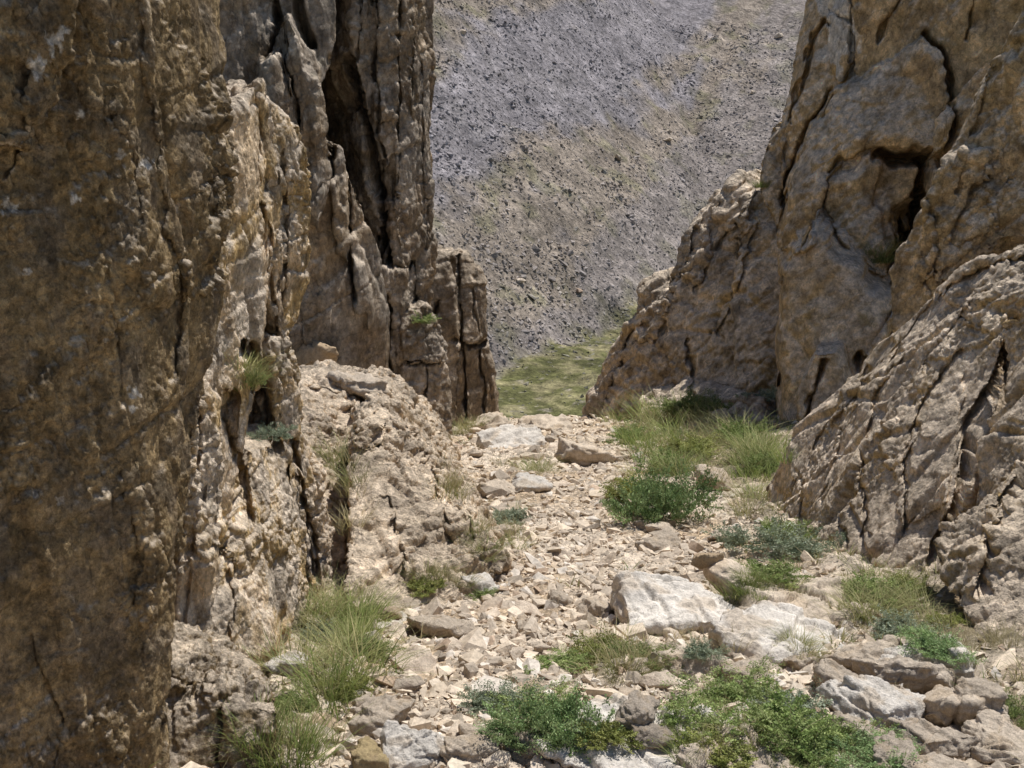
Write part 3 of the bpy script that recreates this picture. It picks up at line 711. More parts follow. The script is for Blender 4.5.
def rotm(r, tilt=0.35):
    e = Euler((r.normal(0, tilt), r.normal(0, tilt), r.uniform(0, 6.28)))
    return np.array(e.to_matrix())

def stone_colour(r, n=1):
    t = r.uniform(0, 1, (n,)); k = r.uniform(0, 1, (n,))
    c = mix(PALE * 1.45, np.array([0.50, 0.41, 0.30]), t * 0.8)
    c = mix(c, GREY * 1.2, (k > 0.75) * 0.7)
    c = mix(c, np.array([0.30, 0.20, 0.13]), (k < 0.04) * 0.7)
    c = mix(c, WHITE, ((k > 0.4) & (k < 0.48)) * 0.7)
    return np.clip(c * r.uniform(0.88, 1.25, (n, 1)), 0, 0.85)

def scatter_mesh(name, protos, pos, size, mat, cols, seed, tilt=0.35, sink=0.2):
    """a great many small stones as one mesh"""
    r = np.random.default_rng(seed)
    which = r.integers(0, len(protos), len(pos))
    V = []; Fc = []; C = []; base = 0
    for k, (pv, pf) in enumerate(protos):
        ids = np.nonzero(which == k)[0]
        if not len(ids): continue
        # rotation matrices
        a = r.normal(0, tilt, len(ids)); b = r.normal(0, tilt, len(ids)); g = r.uniform(0, 6.283, len(ids))
        ca, sa, cb, sb, cg, sg = np.cos(a), np.sin(a), np.cos(b), np.sin(b), np.cos(g), np.sin(g)
        Rz = np.zeros((len(ids), 3, 3)); Rz[:, 0, 0] = cg; Rz[:, 0, 1] = -sg; Rz[:, 1, 0] = sg; Rz[:, 1, 1] = cg; Rz[:, 2, 2] = 1
        Rx = np.zeros_like(Rz); Rx[:, 0, 0] = 1; Rx[:, 1, 1] = ca; Rx[:, 1, 2] = -sa; Rx[:, 2, 1] = sa; Rx[:, 2, 2] = ca
        Ry = np.zeros_like(Rz); Ry[:, 1, 1] = 1; Ry[:, 0, 0] = cb; Ry[:, 0, 2] = sb; Ry[:, 2, 0] = -sb; Ry[:, 2, 2] = cb
        M = Rx @ Ry @ Rz
        asp = r.uniform(0.75, 1.3, (len(ids), 1, 3))
        v = (pv[None] * asp * size[ids][:, None, None]) @ M.transpose(0, 2, 1) + pos[ids][:, None, :]
        v[:, :, 2] += (size[ids] * sink)[:, None]
        nv = len(pv)
        f = pf[None] + (np.arange(len(ids)) * nv)[:, None, None] + base
        V.append(v.reshape(-1, 3)); Fc.append(f.reshape(-1, 3)); C.append(np.repeat(cols[ids], nv, 0)); base += nv * len(ids)
    return mesh_from(name, np.concatenate(V), np.concatenate(Fc), 3, mat, np.concatenate(C), False)

M_stone = stone_mat('loose_stone', 0.004)
M_scree = stone_mat('fine_scree', 0.004, per_object=False)
M_fars = stone_mat('distant_scree', 0.15, per_object=False)
lowp = [stone_proto(100 + i, 9, 0.55, False) for i in range(14)]
hip = [stone_proto(200 + i, 13, 0.5, True) for i in range(14)]
hip_me = []
for i, (v, f) in enumerate(hip):
    tt = fbm(v * 1.5 + i, 3)
    c = mix(PALE * 1.55, np.array([0.48, 0.38, 0.29]), smooth(-0.3, 0.7, tt))
    if i % 5 == 3: c = c * 0.7 + GREY * 0.4
    if i == 6: c = c * 0.5 + np.array([0.15, 0.08, 0.045])
    me = mesh_from('loose_stone', v, f, 3, M_stone, c, False)
    hip_me.append(me)

def path_w(x, y):
    """how stony the floor is there"""
    d = np.abs(x - (0.35 - 0.012 * y)) - (1.05 + 0.055 * y)
    p = np.stack([x, y, 0 * x], -1)
    return smooth(0.9, -0.3, d + 0.45 * fbm(p * 0.9 + 77, 3))

def sample_floor(n, seed, y0=2.6, y1=25.0, power=1.6):
    r = np.random.default_rng(seed)
    out = []
    tot = 0
    while tot < n:
        u = r.uniform(0, 1, n); k = 1 - power
        y = (y0 ** k + u * (y1 ** k - y0 ** k)) ** (1 / k)
        x = r.uniform(-1, 1, n) * (2.2 + 0.25 * y) + 0.4
        keep = r.uniform(0, 1, n) < np.clip(path_w(x, y) + 0.06, 0, 1)
        out.append(np.stack([x[keep], y[keep]], -1)); tot += keep.sum()
    o = np.concatenate(out)[:n]
    return o, r

xy, r_ = sample_floor(26000, 11, power=1.5)
pos = np.column_stack([xy, gh(xy[:, 0], xy[:, 1])])
size = np.exp(r_.normal(math.log(0.016), 0.5, len(pos))) * (0.75 + 0.11 * pos[:, 1])
o = link('scree', scatter_mesh('scree', lowp, pos, np.clip(size, 0.006, 0.12), M_scree, stone_colour(r_, len(pos)), 12, 0.35, -0.02))
tag(o, 'countless small pale stones and chips covering the bed of the gully', 'scree', kind='stuff')

# far scree
r_ = np.random.default_rng(21)
n = 66000
yv = r_.uniform(150, 440, n); xv = r_.uniform(-0.13, 0.36, n) * yv
pz = far_h(xv, yv)
pos = np.column_stack([xv, yv, pz])
y0 = edge_y(xv)
keep = r_.uniform(0, 1, n) < 0.07 + 0.93 * smooth(-9, 6, yv - y0)
q = fbm(pos / 25 + 5, 3)
keep &= r_.uniform(0, 1, n) < 0.55 + 0.6 * q + 0.3
pos = pos[keep]
fc_ = far_cols(pos); lum = r_.uniform(0.8, 1.5, (len(pos), 1))
grey_ = np.array([0.30, 0.275, 0.27])
fc_ = (fc_ * 0.6 + grey_ * 0.4) * lum
size = np.exp(r_.normal(math.log(0.35), 0.42, len(pos))) * (0.85 + 0.5 * smooth(-0.2, 0.5, fbm(pos / 18 + 40, 3)))
o = link('distant_scree', scatter_mesh('distant_scree', lowp, pos, np.clip(size, 0.18, 2.0), M_fars, fc_, 22, 0.4, -0.05))
tag(o, 'grey boulders and rubble strewn in bands over the far mountainside', 'scree', kind='stuff')
for i, (px, py, s) in enumerate([(463, 38, 1.6), (617, 163, 2.3), (668, 150, 2.0), (779, 34, 2.2), (618, 8, 1.8), (752, 98, 1.5), (579, 287, 1.6), (520, 284, 1.4)]):
    h = slope_hit(px, py)
    o = link('boulder', hip_me[i % 14]); o.scale = (s, s, s)
    hz = float(far_h(np.array([h[0]]), np.array([h[1]]))[0])
    o.location = (h[0], h[1], hz + 0.3 * s); o.rotation_euler = (0.2, 0.1, i * 1.3)
    tag(o, 'lone large boulder lying on the far scree mountainside', 'boulder', 'boulders on the far slope')

# ---- individual stones along the path
dg = bpy.context.evaluated_depsgraph_get()
def cast(px, py):
    d = Vector(ray(px, py)).normalized()
    ok, loc, nor, idx, ob, mt = SC.ray_cast(dg, Vector(CAM), d)
    return (np.array(loc), np.array(nor), ob) if ok else (None, None, None)

placed = []
# hand-placed stones and slabs: px, py (centre), half width px, flatness, yaw, tilt x, tilt y, proto, colour, label
BIG = [
    (690, 612, 66, 0.30, 0.1, 0.22, 0.05, 0, WHITE, 'big flat whitish boulder at the lower end of the stony path'),
    (790, 640, 84, 0.22, 0.9, 0.1, 0.12, 2, WHITE * 0.95, 'broad pale slab right of the whitish boulder with a dark hole in front'),
    (812, 606, 84, 0.2, 0.2, 0.1, 0.0, 4, PALE * 1.1, 'long low pale slab below the ribbed slab with grass behind it'),
    (690, 668, 38, 0.55, 0.3, 0.1, 0.1, 5, PALE * 1.15, 'pale block with a dark broken end below the whitish boulder'),
    (745, 676, 30, 0.4, 1.2, 0.1, 0.2, 7, PALE, 'small square block beneath the broad pale slab'),
    (742, 658, 14, 0.6, 0.5, 0.1, 0.1, 8, PALE * 1.05, 'little stone sitting in the dark hole of the pale slab'),
    (800, 664, 20, 0.45, 0.1, 0.1, 0.1, 1, PALE * 1.1, 'small pale brick-shaped stone above the lower grass'),
    (862, 660, 40, 0.55, 2.7, 0.3, 0.25, 3, PALE * 1.05, 'tan wedge-shaped stone in the middle of the right-hand rubble'),
    (838, 682, 30, 0.6, 1.2, 0.2, 0.1, 9, PALE, 'upright cracked block left of the grey blade-like slab'),
    (905, 682, 46, 0.30, 2.4, 0.35, 0.2, 10, GREY * 1.7, 'grey blade-like slab tilted beside the overhanging white block'),
    (932, 668, 44, 0.40, 0.15, -0.15, -0.1, 11, WHITE, 'white-topped block overhanging a dark gap on the right'),
    (888, 712, 55, 0.35, 0.4, 0.2, 0.2, 12, WHITE * 0.9, 'wide pale slab in front of the grey blade-like slab'),
    (958, 716, 52, 0.30, 2.5, 0.3, 0.2, 13, PALE * 1.05, 'long brownish plank-like slab sloping down to the right corner'),
    (935, 745, 40, 0.5, 0.3, 0.1, 0.1, 2, PALE * 0.95, 'rounded tan block under the plank-like slab'),
    (985, 690, 30, 0.5, 1.0, 0.1, 0.1, 5, PALE, 'pale stone at the right edge beside the big slab foot'),
    (1000, 748, 44, 0.4, 1.0, 0.2, 0.1, 6, PALE * 1.1, 'grey-white slab in the bottom right corner'),
    (860, 735, 34, 0.5, 2.0, 0.1, 0.1, 7, PALE, 'tan stone between the lower green plants and the rubble'),
    (900, 765, 36, 0.5, 0.8, 0.1, 0.1, 1, PALE * 0.9, 'tan block at the bottom edge right of the grass'),
    (948, 782, 46, 0.45, 0.3, 0.1, 0.0, 3, PALE, 'flat stone cut by the bottom edge near the corner'),
    (640, 764, 95, 0.22, 0.05, 0.1, 0.02, 0, WHITE * 1.1, 'long white ledge along the bottom edge of the picture'),
    (730, 775, 60, 0.3, 0.3, 0.1, 0.02, 4, PALE * 1.1, 'pale rock at the bottom edge right of the long white ledge'),
    (655, 738, 22, 0.35, 0.2, 0.2, 0.1, 10, GREY * 1.3, 'small greenish grey stone above the long white ledge'),
    (640, 712, 24, 0.5, 1.2, 0.3, 0.1, 9, GREY * 1.6, 'grey stone between the two dark green bushes'),
    (415, 755, 38, 0.6, 0.3, 0.15, 0.1, 8, WHITE * 0.95, 'chunky whitish stone at the bottom edge beside the tall grass'),
    (372, 765, 30, 0.6, 1.3, 0.1, 0.1, 11, np.array([0.42, 0.32, 0.17]), 'yellowish tan stone at the bottom left of the path'),
    (470, 752, 30, 0.45, 0.4, 0.1, 0.1, 12, PALE * 1.1, 'flat pale stone below the grey-green bush'),
    (378, 715, 34, 0.5, 0.9, 0.2, 0.2, 3, PALE * 0.95, 'angular stone with dark underside right of the tall grass'),
    (530, 750, 26, 0.6, 0.3, 0.1, 0.1, 5, PALE * 0.9, 'round tan stone just under the dark green bush'),
    (445, 632, 36, 0.28, 2.3, 0.15, 0.1, 13, PALE * 0.95, 'long plank-like stone lying diagonally on the left of the path'),
    (478, 588, 20, 0.45, 0.3, 0.1, 0.1, 1, WHITE, 'whitish stone at the foot of the mound beside a grass clump'),
    (583, 458, 25, 0.55, 0.2, -0.1, 0.2, 9, PALE * 1.1, 'boulder with a shaded undercut in the upper part of the path'),
    (515, 442, 32, 0.30, 0.5, 0.1, 0.1, 2, WHITE * 0.9, 'low whitish slab near the top of the path'),
    (545, 427, 26, 0.25, 0.1, 0.0, 0.0, 4, PALE * 1.1, 'flat rock on the lip where the path drops to the meadow'),
    (486, 425, 22, 0.4, 0.3, 0.1, 0.0, 7, PALE * 1.05, 'rock on the lip below the buttress'),
    (533, 487, 20, 0.3, 0.2, 0.2, 0.1, 10, WHITE * 0.85, 'smooth grey-white stone in the upper middle of the path'),
    (500, 490, 22, 0.35, 0.2, 0.1, 0.1, 12, PALE * 1.05, 'flat tan stone beside the short grass high on the path'),
    (716, 482, 18, 0.7, 0.2, 0.1, 0.1, 0, PALE * 1.1, 'tall pale stone right of the dark round bush'),
    (734, 540, 24, 0.4, 0.6, 0.1, 0.3, 5, PALE, 'pale stone below the ribbed slab tip at the path edge'),
    (706, 560, 16, 0.7, 0.6, 0.1, 0.1, 3, TAN * 1.2, 'brownish rounded stone at the right edge of the path'),
    (660, 545, 22, 0.3, 0.2, 0.1, 0.1, 6, PALE * 0.9, 'reddish flat stone under the dark round bush'),
    (600, 610, 20, 0.55, 0.2, 0.1, 0.1, 8, PALE * 1.1, 'pale lump in the path just above the small grass patch'),
    (560, 600, 16, 0.5, 0.9, 0.2, 0.1, 11, PALE, 'tan pointed stone in the middle of the path'),
    (307, 356, 25, 0.75, 0.3, 0.05, 0.1, 1, TAN * 1.2, 'rough round boulder perched on the back of the mound'),
    (352, 384, 30, 0.4, 0.2, 0.1, 0.1, 13, PALE * 0.95, 'flat slab lying on top of the mound'),
    (285, 668, 22, 0.6, 0.4, 0.1, 0.1, 8, WHITE, 'small bright stone leaning on the rough rib above the tall grass'),
]
M_bigs = stone_mat('boulder_rock', 0.0055, per_object=False)
STONE_SETS = [((0.9, 0.3, 0.2), 1.0), ((-0.3, 0.9, 0.1), 1.0), ((0.1, 0.15, 1.0), 1.3)]
def big_stone(px, py, hw, flat, yaw, tx, ty, k, colr, label, seed):
    loc, nor, ob = cast(px, py + hw * flat * 0.45)
    if loc is None: return
    u = loc[1] / FPX; s = hw * u * 1.18
    # own mesh: blocky hull with chiselled surface
    r = np.random.default_rng(900 + seed)
    bm = bmesh.new()
    nn = 12
    pts = r.uniform(-1, 1, (nn, 3)); pts = np.sign(pts) * np.abs(pts) ** 0.55
    pts *= np.array([1, 0.75, flat * 1.1])
    pts = np.concatenate([pts, np.array([[-1, 0.1, -0.2 * flat], [1, -0.1, 0], [0, -0.7, 0], [0, 0.7, 0.3 * flat]])])
    hull_into(bm, pts)
    src = bpy.data.meshes.new('s'); bm.to_mesh(src); bm.free()
    tmp = bpy.data.objects.new('tmp', src); COL.objects.link(tmp)
    md = tmp.modifiers.new('r', 'REMESH'); md.mode = 'VOXEL'; md.voxel_size = max(1.6 / hw, 0.022)
    me = bpy.data.meshes.new_from_object(tmp.evaluated_get(bpy.context.evaluated_depsgraph_get()))
    bpy.data.objects.remove(tmp); bpy.data.meshes.remove(src)
    v = coords(me); n = vnormals(me)
    w = np.array([1, 1, 2.2])
    fh, g = facets(v * w * 1.1 + seed * 1.9, 0.07)
    f2, g2 = facets(v * w * 2.8 + seed, 0.15)
    h = 0.06 * fh + 0.03 * f2 + 0.012 * fbm(v * 6 + seed, 3)
    h = h + 0.20 * joints(v, STONE_SETS, 0.55, seed, 0.10, 0.3) + 0.07 * joints(v, STONE_SETS, 0.2, seed + 2, 0.2, 0.4)
    v = v + n * h[:, None]
    me.vertices.foreach_set('co', v.astype(np.float32).ravel()); me.update()
    n = vnormals(me)
    colr = np.asarray(colr) * 1.12
    colr = colr * min(1, 0.76 / colr.max())
    c = mix(colr * 0.85, colr, smooth(-0.4, 0.4, fbm(v * 2 + seed, 4)))
    c = mix(c, TAN * 1.3, 0.4 * smooth(0.1, 0.5, fbm(v * 1.7 + seed + 20, 3)))
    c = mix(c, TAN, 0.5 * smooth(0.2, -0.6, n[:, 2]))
    add_tint(me, c)
    me.polygons.foreach_set('use_smooth', np.full(len(me.polygons), True))
    me.materials.clear(); me.materials.append(M_bigs)
    o = link('boulder' if hw > 28 else 'stone', me)
    o.scale = (s, s, s); o.rotation_euler = (tx, ty, yaw)
    o.location = (loc[0], loc[1] + 0.2 * s, loc[2] + (0.04 if seed < 3 else 0.14) * s)
    tag(o, label, 'boulder' if hw > 28 else 'stone')
    placed.append((loc[0], loc[1], s))
for i, b in enumerate(BIG): big_stone(*b, seed=i)

xy, r_ = sample_floor(4200, 31, y0=3.4, y1=24, power=1.2)
cnt = 0
def size_word(s): return 'fist-sized' if s < 0.07 else ('melon-sized' if s < 0.12 else 'large')
for k in range(len(xy)):
    if cnt >= 235: break
    x, y = xy[k]
    u = y / FPX
    s = float(np.clip(np.exp(r_.normal(math.log(0.07), 0.4)), 0.042, 0.2)) * (0.8 + 0.03 * y)
    if s / u < 6.5: continue
    if any((x - a) ** 2 + (y - b) ** 2 < (0.8 * (s + c)) ** 2 for a, b, c in placed): continue
    z = ghs(x, y)
    o = link('stone', hip_me[int(r_.integers(0, 14))])
    o.scale = (s, s, s); o.rotation_euler = (r_.normal(0, .25), r_.normal(0, .25), r_.uniform(0, 6.28))
    o.location = (x, y, z + 0.2 * s)
    side = 'on the left side' if x < -0.35 else ('in the middle' if x < 0.9 else 'on the right side')
    dist = 'near the bottom of the path' if y < 6.5 else ('halfway along the path' if y < 11 else 'high up the path')
    lab = 'loose angular %s pale stone lying %s %s' % (size_word(s), side, dist)
    tag(o, lab, 'stone', 'loose stones %s %s' % (side, dist))
    placed.append((x, y, s)); cnt += 1
print('stones', cnt)

# mid-size stones as part of the scree
xy, r_ = sample_floor(5200, 41, y0=2.8, y1=25, power=1.35)
pos = np.column_stack([xy, gh(xy[:, 0], xy[:, 1])])
size = np.exp(r_.normal(math.log(0.029), 0.5, len(pos))) * (0.8 + 0.075 * pos[:, 1])
midp = [stone_proto(300 + i, 12, 0.5, False) for i in range(12)]
o = link('rubble', scatter_mesh('rubble', midp, pos, np.clip(size, 0.016, 0.22), M_scree, stone_colour(r_, len(pos)), 42, 0.35, 0.08))
tag(o, 'loose rubble of fist-sized pale stones spread over the gully floor', 'rubble', kind='stuff')

# ------------------------------------------------------------------ plants
M_leaf = leaf_mat('green_leaf'); M_grass = leaf_mat('grass_blade', 0.3); M_stem = leaf_mat('stem', 0.0)
GREENS = dict(green=(np.array([0.13, 0.18, 0.045]), np.array([0.44, 0.38, 0.19])),
              lush=(np.array([0.12, 0.19, 0.04]), np.array([0.32, 0.33, 0.12])),
              straw=(np.array([0.24, 0.22, 0.09]), np.array([0.52, 0.43, 0.25])))

def tuft_mesh(name, n, height, spread, width, pal, seed, lean=0.5, droop=0.5, segs=4):
    r = np.random.default_rng(seed)
    a = r.uniform(0, 6.283, n); rad = spread * np.sqrt(r.uniform(0, 1, n)) * 0.55
    base = np.stack([rad * np.cos(a), rad * np.sin(a), -0.01 * np.ones(n)], -1)
    az = a + r.normal(0, 0.7, n); ln = r.uniform(0.05, lean, n) + 0.5 * rad / max(spread, 1e-6) * lean
    L = height * r.uniform(0.45, 1.1, n)
    t = np.linspace(0, 1, segs + 1)
    out = np.stack([np.cos(az), np.sin(az), np.zeros(n)], -1)
    side = np.stack([-np.sin(az + r.normal(0, .6, n)), np.cos(az), np.zeros(n)], -1)
    w = width * r.uniform(0.6, 1.3, n)
    dr = droop * r.uniform(0.2, 1.2, n)
    V = []
    for ti in t:
        hor = L * (ln * ti + dr * ti ** 2.2)
        ver = L * ti * np.sqrt(np.clip(1 - (0.5 * ln + 0.45 * dr * ti) ** 2, 0.15, 1))
        c = base + out * hor[:, None]; c[:, 2] += ver
        ww = (w * (1 - ti ** 1.5) * 0.5 + 0.0003)[:, None]
        V += [c - side * ww, c + side * ww]
    V = np.stack(V, 1)                                   # n, 2*(segs+1), 3
    nv = V.shape[1]
    f = []
    for k in range(segs): f.append([2 * k, 2 * k + 1, 2 * k + 3, 2 * k + 2])
    f = np.array(f)[None] + (np.arange(n) * nv)[:, None, None]
    mixv = np.clip(r.beta(1.2, 1.6, n), 0, 1)
    c0 = mix(pal[0], pal[1], mixv) * r.uniform(0.75, 1.2, (n, 1))
    cols = np.repeat(c0[:, None, :], nv, 1)
    tip = np.repeat(t, 2)[None, :, None]
    cols = cols * (1 - 0.15 * tip) + pal[1] * 0.25 * tip
    return mesh_from(name, V.reshape(-1, 3), f.reshape(-1, 4), 4, M_grass, cols.reshape(-1, 3), True)

def shrub_parts(seed, nf, pal, frond_len=0.5, pin=9, leaf=0.02, up=0.5, flat=0.8):
    """a bush of feathery fronds: unit size about 1 wide; returns leaf mesh and stem mesh"""
    r = np.random.default_rng(seed)
    LV = []; LC = []; SV = []; SC_ = []
    clumps = [(r.normal(0, 0.2), r.normal(0, 0.2), r.uniform(0.45, 1.0)) for _ in range(6)]
    for i in range(nf):
        az = r.uniform(0, 6.283); el = math.asin(min(1, r.uniform(0.02, 1) ** 0.8)) * flat
        d = np.array([math.cos(az) * math.cos(el), math.sin(az) * math.cos(el), math.sin(el)])
        cl = clumps[int(r.integers(0, len(clumps)))]
        L = frond_len * r.uniform(0.4, 1.0) * cl[2]
        start = d * r.uniform(0, 0.10) + np.array([cl[0], cl[1], 0])
        dead = r.uniform() < 0.07
        curve = r.uniform(-0.25, 0.12)
        side = np.cross(d, [0, 0, 1.0]); side /= np.linalg.norm(side) + 1e-6
        upv = np.cross(side, d)
        roll = r.uniform(-0.8, 0.8); side = side * math.cos(roll) + upv * math.sin(roll)
        tone = r.uniform(0, 1); base = mix(pal[0], pal[1], np.array([tone ** 1.6]))[0] * r.uniform(0.75, 1.25)
        ts = np.linspace(0.3, 1, pin)
        prev = start
        sw = 0.004
        for t in (0.35, 0.7, 1.0):
            c = start + d * L * t + np.array([0, 0, curve * L * t * t])
            SV += [prev - side * sw, prev + side * sw, c + side * sw * 0.6, c - side * sw * 0.6]; prev = c
        SC_ += [np.array([0.38, 0.30, 0.17]) if dead else np.array([0.16, 0.15, 0.07])] * 12
        if dead: continue
        for t in ts:
            c = start + d * L * t + np.array([0, 0, curve * L * t * t])
            pl = L * 0.34 * (1 - 0.75 * t) + 0.02
            for s in (-1, 1):
                pd = side * s * 0.85 + d * 0.5 + upv * r.normal(0, 0.3); pd /= np.linalg.norm(pd)
                m = 4
                for j in range(m):
                    cc = c + pd * pl * (j + 0.7) / m + r.normal(0, 0.006, 3)
                    a1 = r.normal(0, 1, 3); a1 /= np.linalg.norm(a1)
                    a2 = np.cross(a1, r.normal(0, 1, 3)); a2 /= np.linalg.norm(a2) + 1e-6
                    lf = leaf * r.uniform(0.6, 1.3)
                    LV += [cc - a1 * lf, cc + a2 * lf * 0.42, cc + a1 * lf, cc - a2 * lf * 0.42]
                    LC += [base * r.uniform(0.8, 1.2)] * 4
    LV = np.array(LV); SV = np.array(SV)
    lm = mesh_from('foliage', LV, np.arange(len(LV)), 4, M_leaf, np.array(LC), False)
    sm = mesh_from('stem', SV, np.arange(len(SV)), 4, M_stem, np.array(SC_), False)
    return lm, sm

tufts = {
    'green': [tuft_mesh('grass_tuft', 95, 1.0, 0.95, 0.022, GREENS['green'], 60 + i, 0.8, 0.9) for i in range(4)],
    'lush': [tuft_mesh('grass_tuft', 110, 1.0, 1.05, 0.026, GREENS['lush'], 70 + i, 0.7, 0.5) for i in range(3)],
    'straw': [tuft_mesh('grass_tuft', 60, 1.0, 0.95, 0.018, GREENS['straw'], 80 + i, 0.55, 0.45) for i in range(3)],
}
P_dark = (np.array([0.18, 0.27, 0.10]), np.array([0.38, 0.48, 0.22]))
P_green = (np.array([0.19, 0.26, 0.075]), np.array([0.38, 0.43, 0.17]))
P_yell = (np.array([0.22, 0.25, 0.06]), np.array([0.42, 0.42, 0.15]))
P_grey = (np.array([0.21, 0.25, 0.16]), np.array([0.38, 0.42, 0.30]))
shr = {
    'dark': [shrub_parts(500 + i, 190, P_dark, leaf=0.017) for i in range(3)],
    'green': [shrub_parts(510 + i, 140, P_green, leaf=0.018) for i in range(3)],
    'yellow': [shrub_parts(520 + i, 150, P_yell, leaf=0.019) for i in range(2)],
    'grey': [shrub_parts(530 + i, 130, P_grey, leaf=0.018) for i in range(2)],
}
dg = bpy.context.evaluated_depsgraph_get()
pr = np.random.default_rng(77)
def put_tuft(px, py, hpx, kind, wide=1.0, label=None, group=None, stuff=None):
    loc, nor, ob = cast(px, py)
    if loc is None or loc[1] > 40: return None
    u = loc[1] / FPX; h = hpx * u * (0.68 if py > 560 else 0.95)
    ms = tufts[kind]
    if stuff is not None:
        stuff.append((ms[int(pr.integers(0, len(ms)))], loc, h, wide)); return None
    o = link('grass_tuft', ms[int(pr.integers(0, len(ms)))])
    o.location = loc - np.array([0, 0, 0.02]); o.scale = (h * wide, h * wide, h)
    o.rotation_euler = (pr.normal(0, 0.08), pr.normal(0, 0.08), pr.uniform(0, 6.28))
    tag(o, label, 'grass tuft', group)
    return o

def put_shrub(px, py, wpx, kind, label, hf=0.9, dz=0.0, name='shrub'):
    loc, nor, ob = cast(px, py)
    if loc is None: return
    u = loc[1] / FPX; w = wpx * u * 1.5
    lm, sm = shr[kind][int(pr.integers(0, len(shr[kind])))]
    e = bpy.data.objects.new(name, None); COL.objects.link(e)
    e.empty_display_size = 0.1
    e.location = loc + np.array([0, 0.15 * w, dz * w]); e.scale = (w * pr.uniform(0.85, 1.25), w * pr.uniform(0.8, 1.1), w * hf * pr.uniform(0.9, 1.2))
    e.rotation_euler = (0, 0, pr.uniform(0, 6.28))
    tag(e, label, 'shrub' if name == 'shrub' else 'plant')
    a = bpy.data.objects.new('foliage', lm); COL.objects.link(a); a.parent = e
    b = bpy.data.objects.new('stem', sm); COL.objects.link(b); b.parent = e
    return e

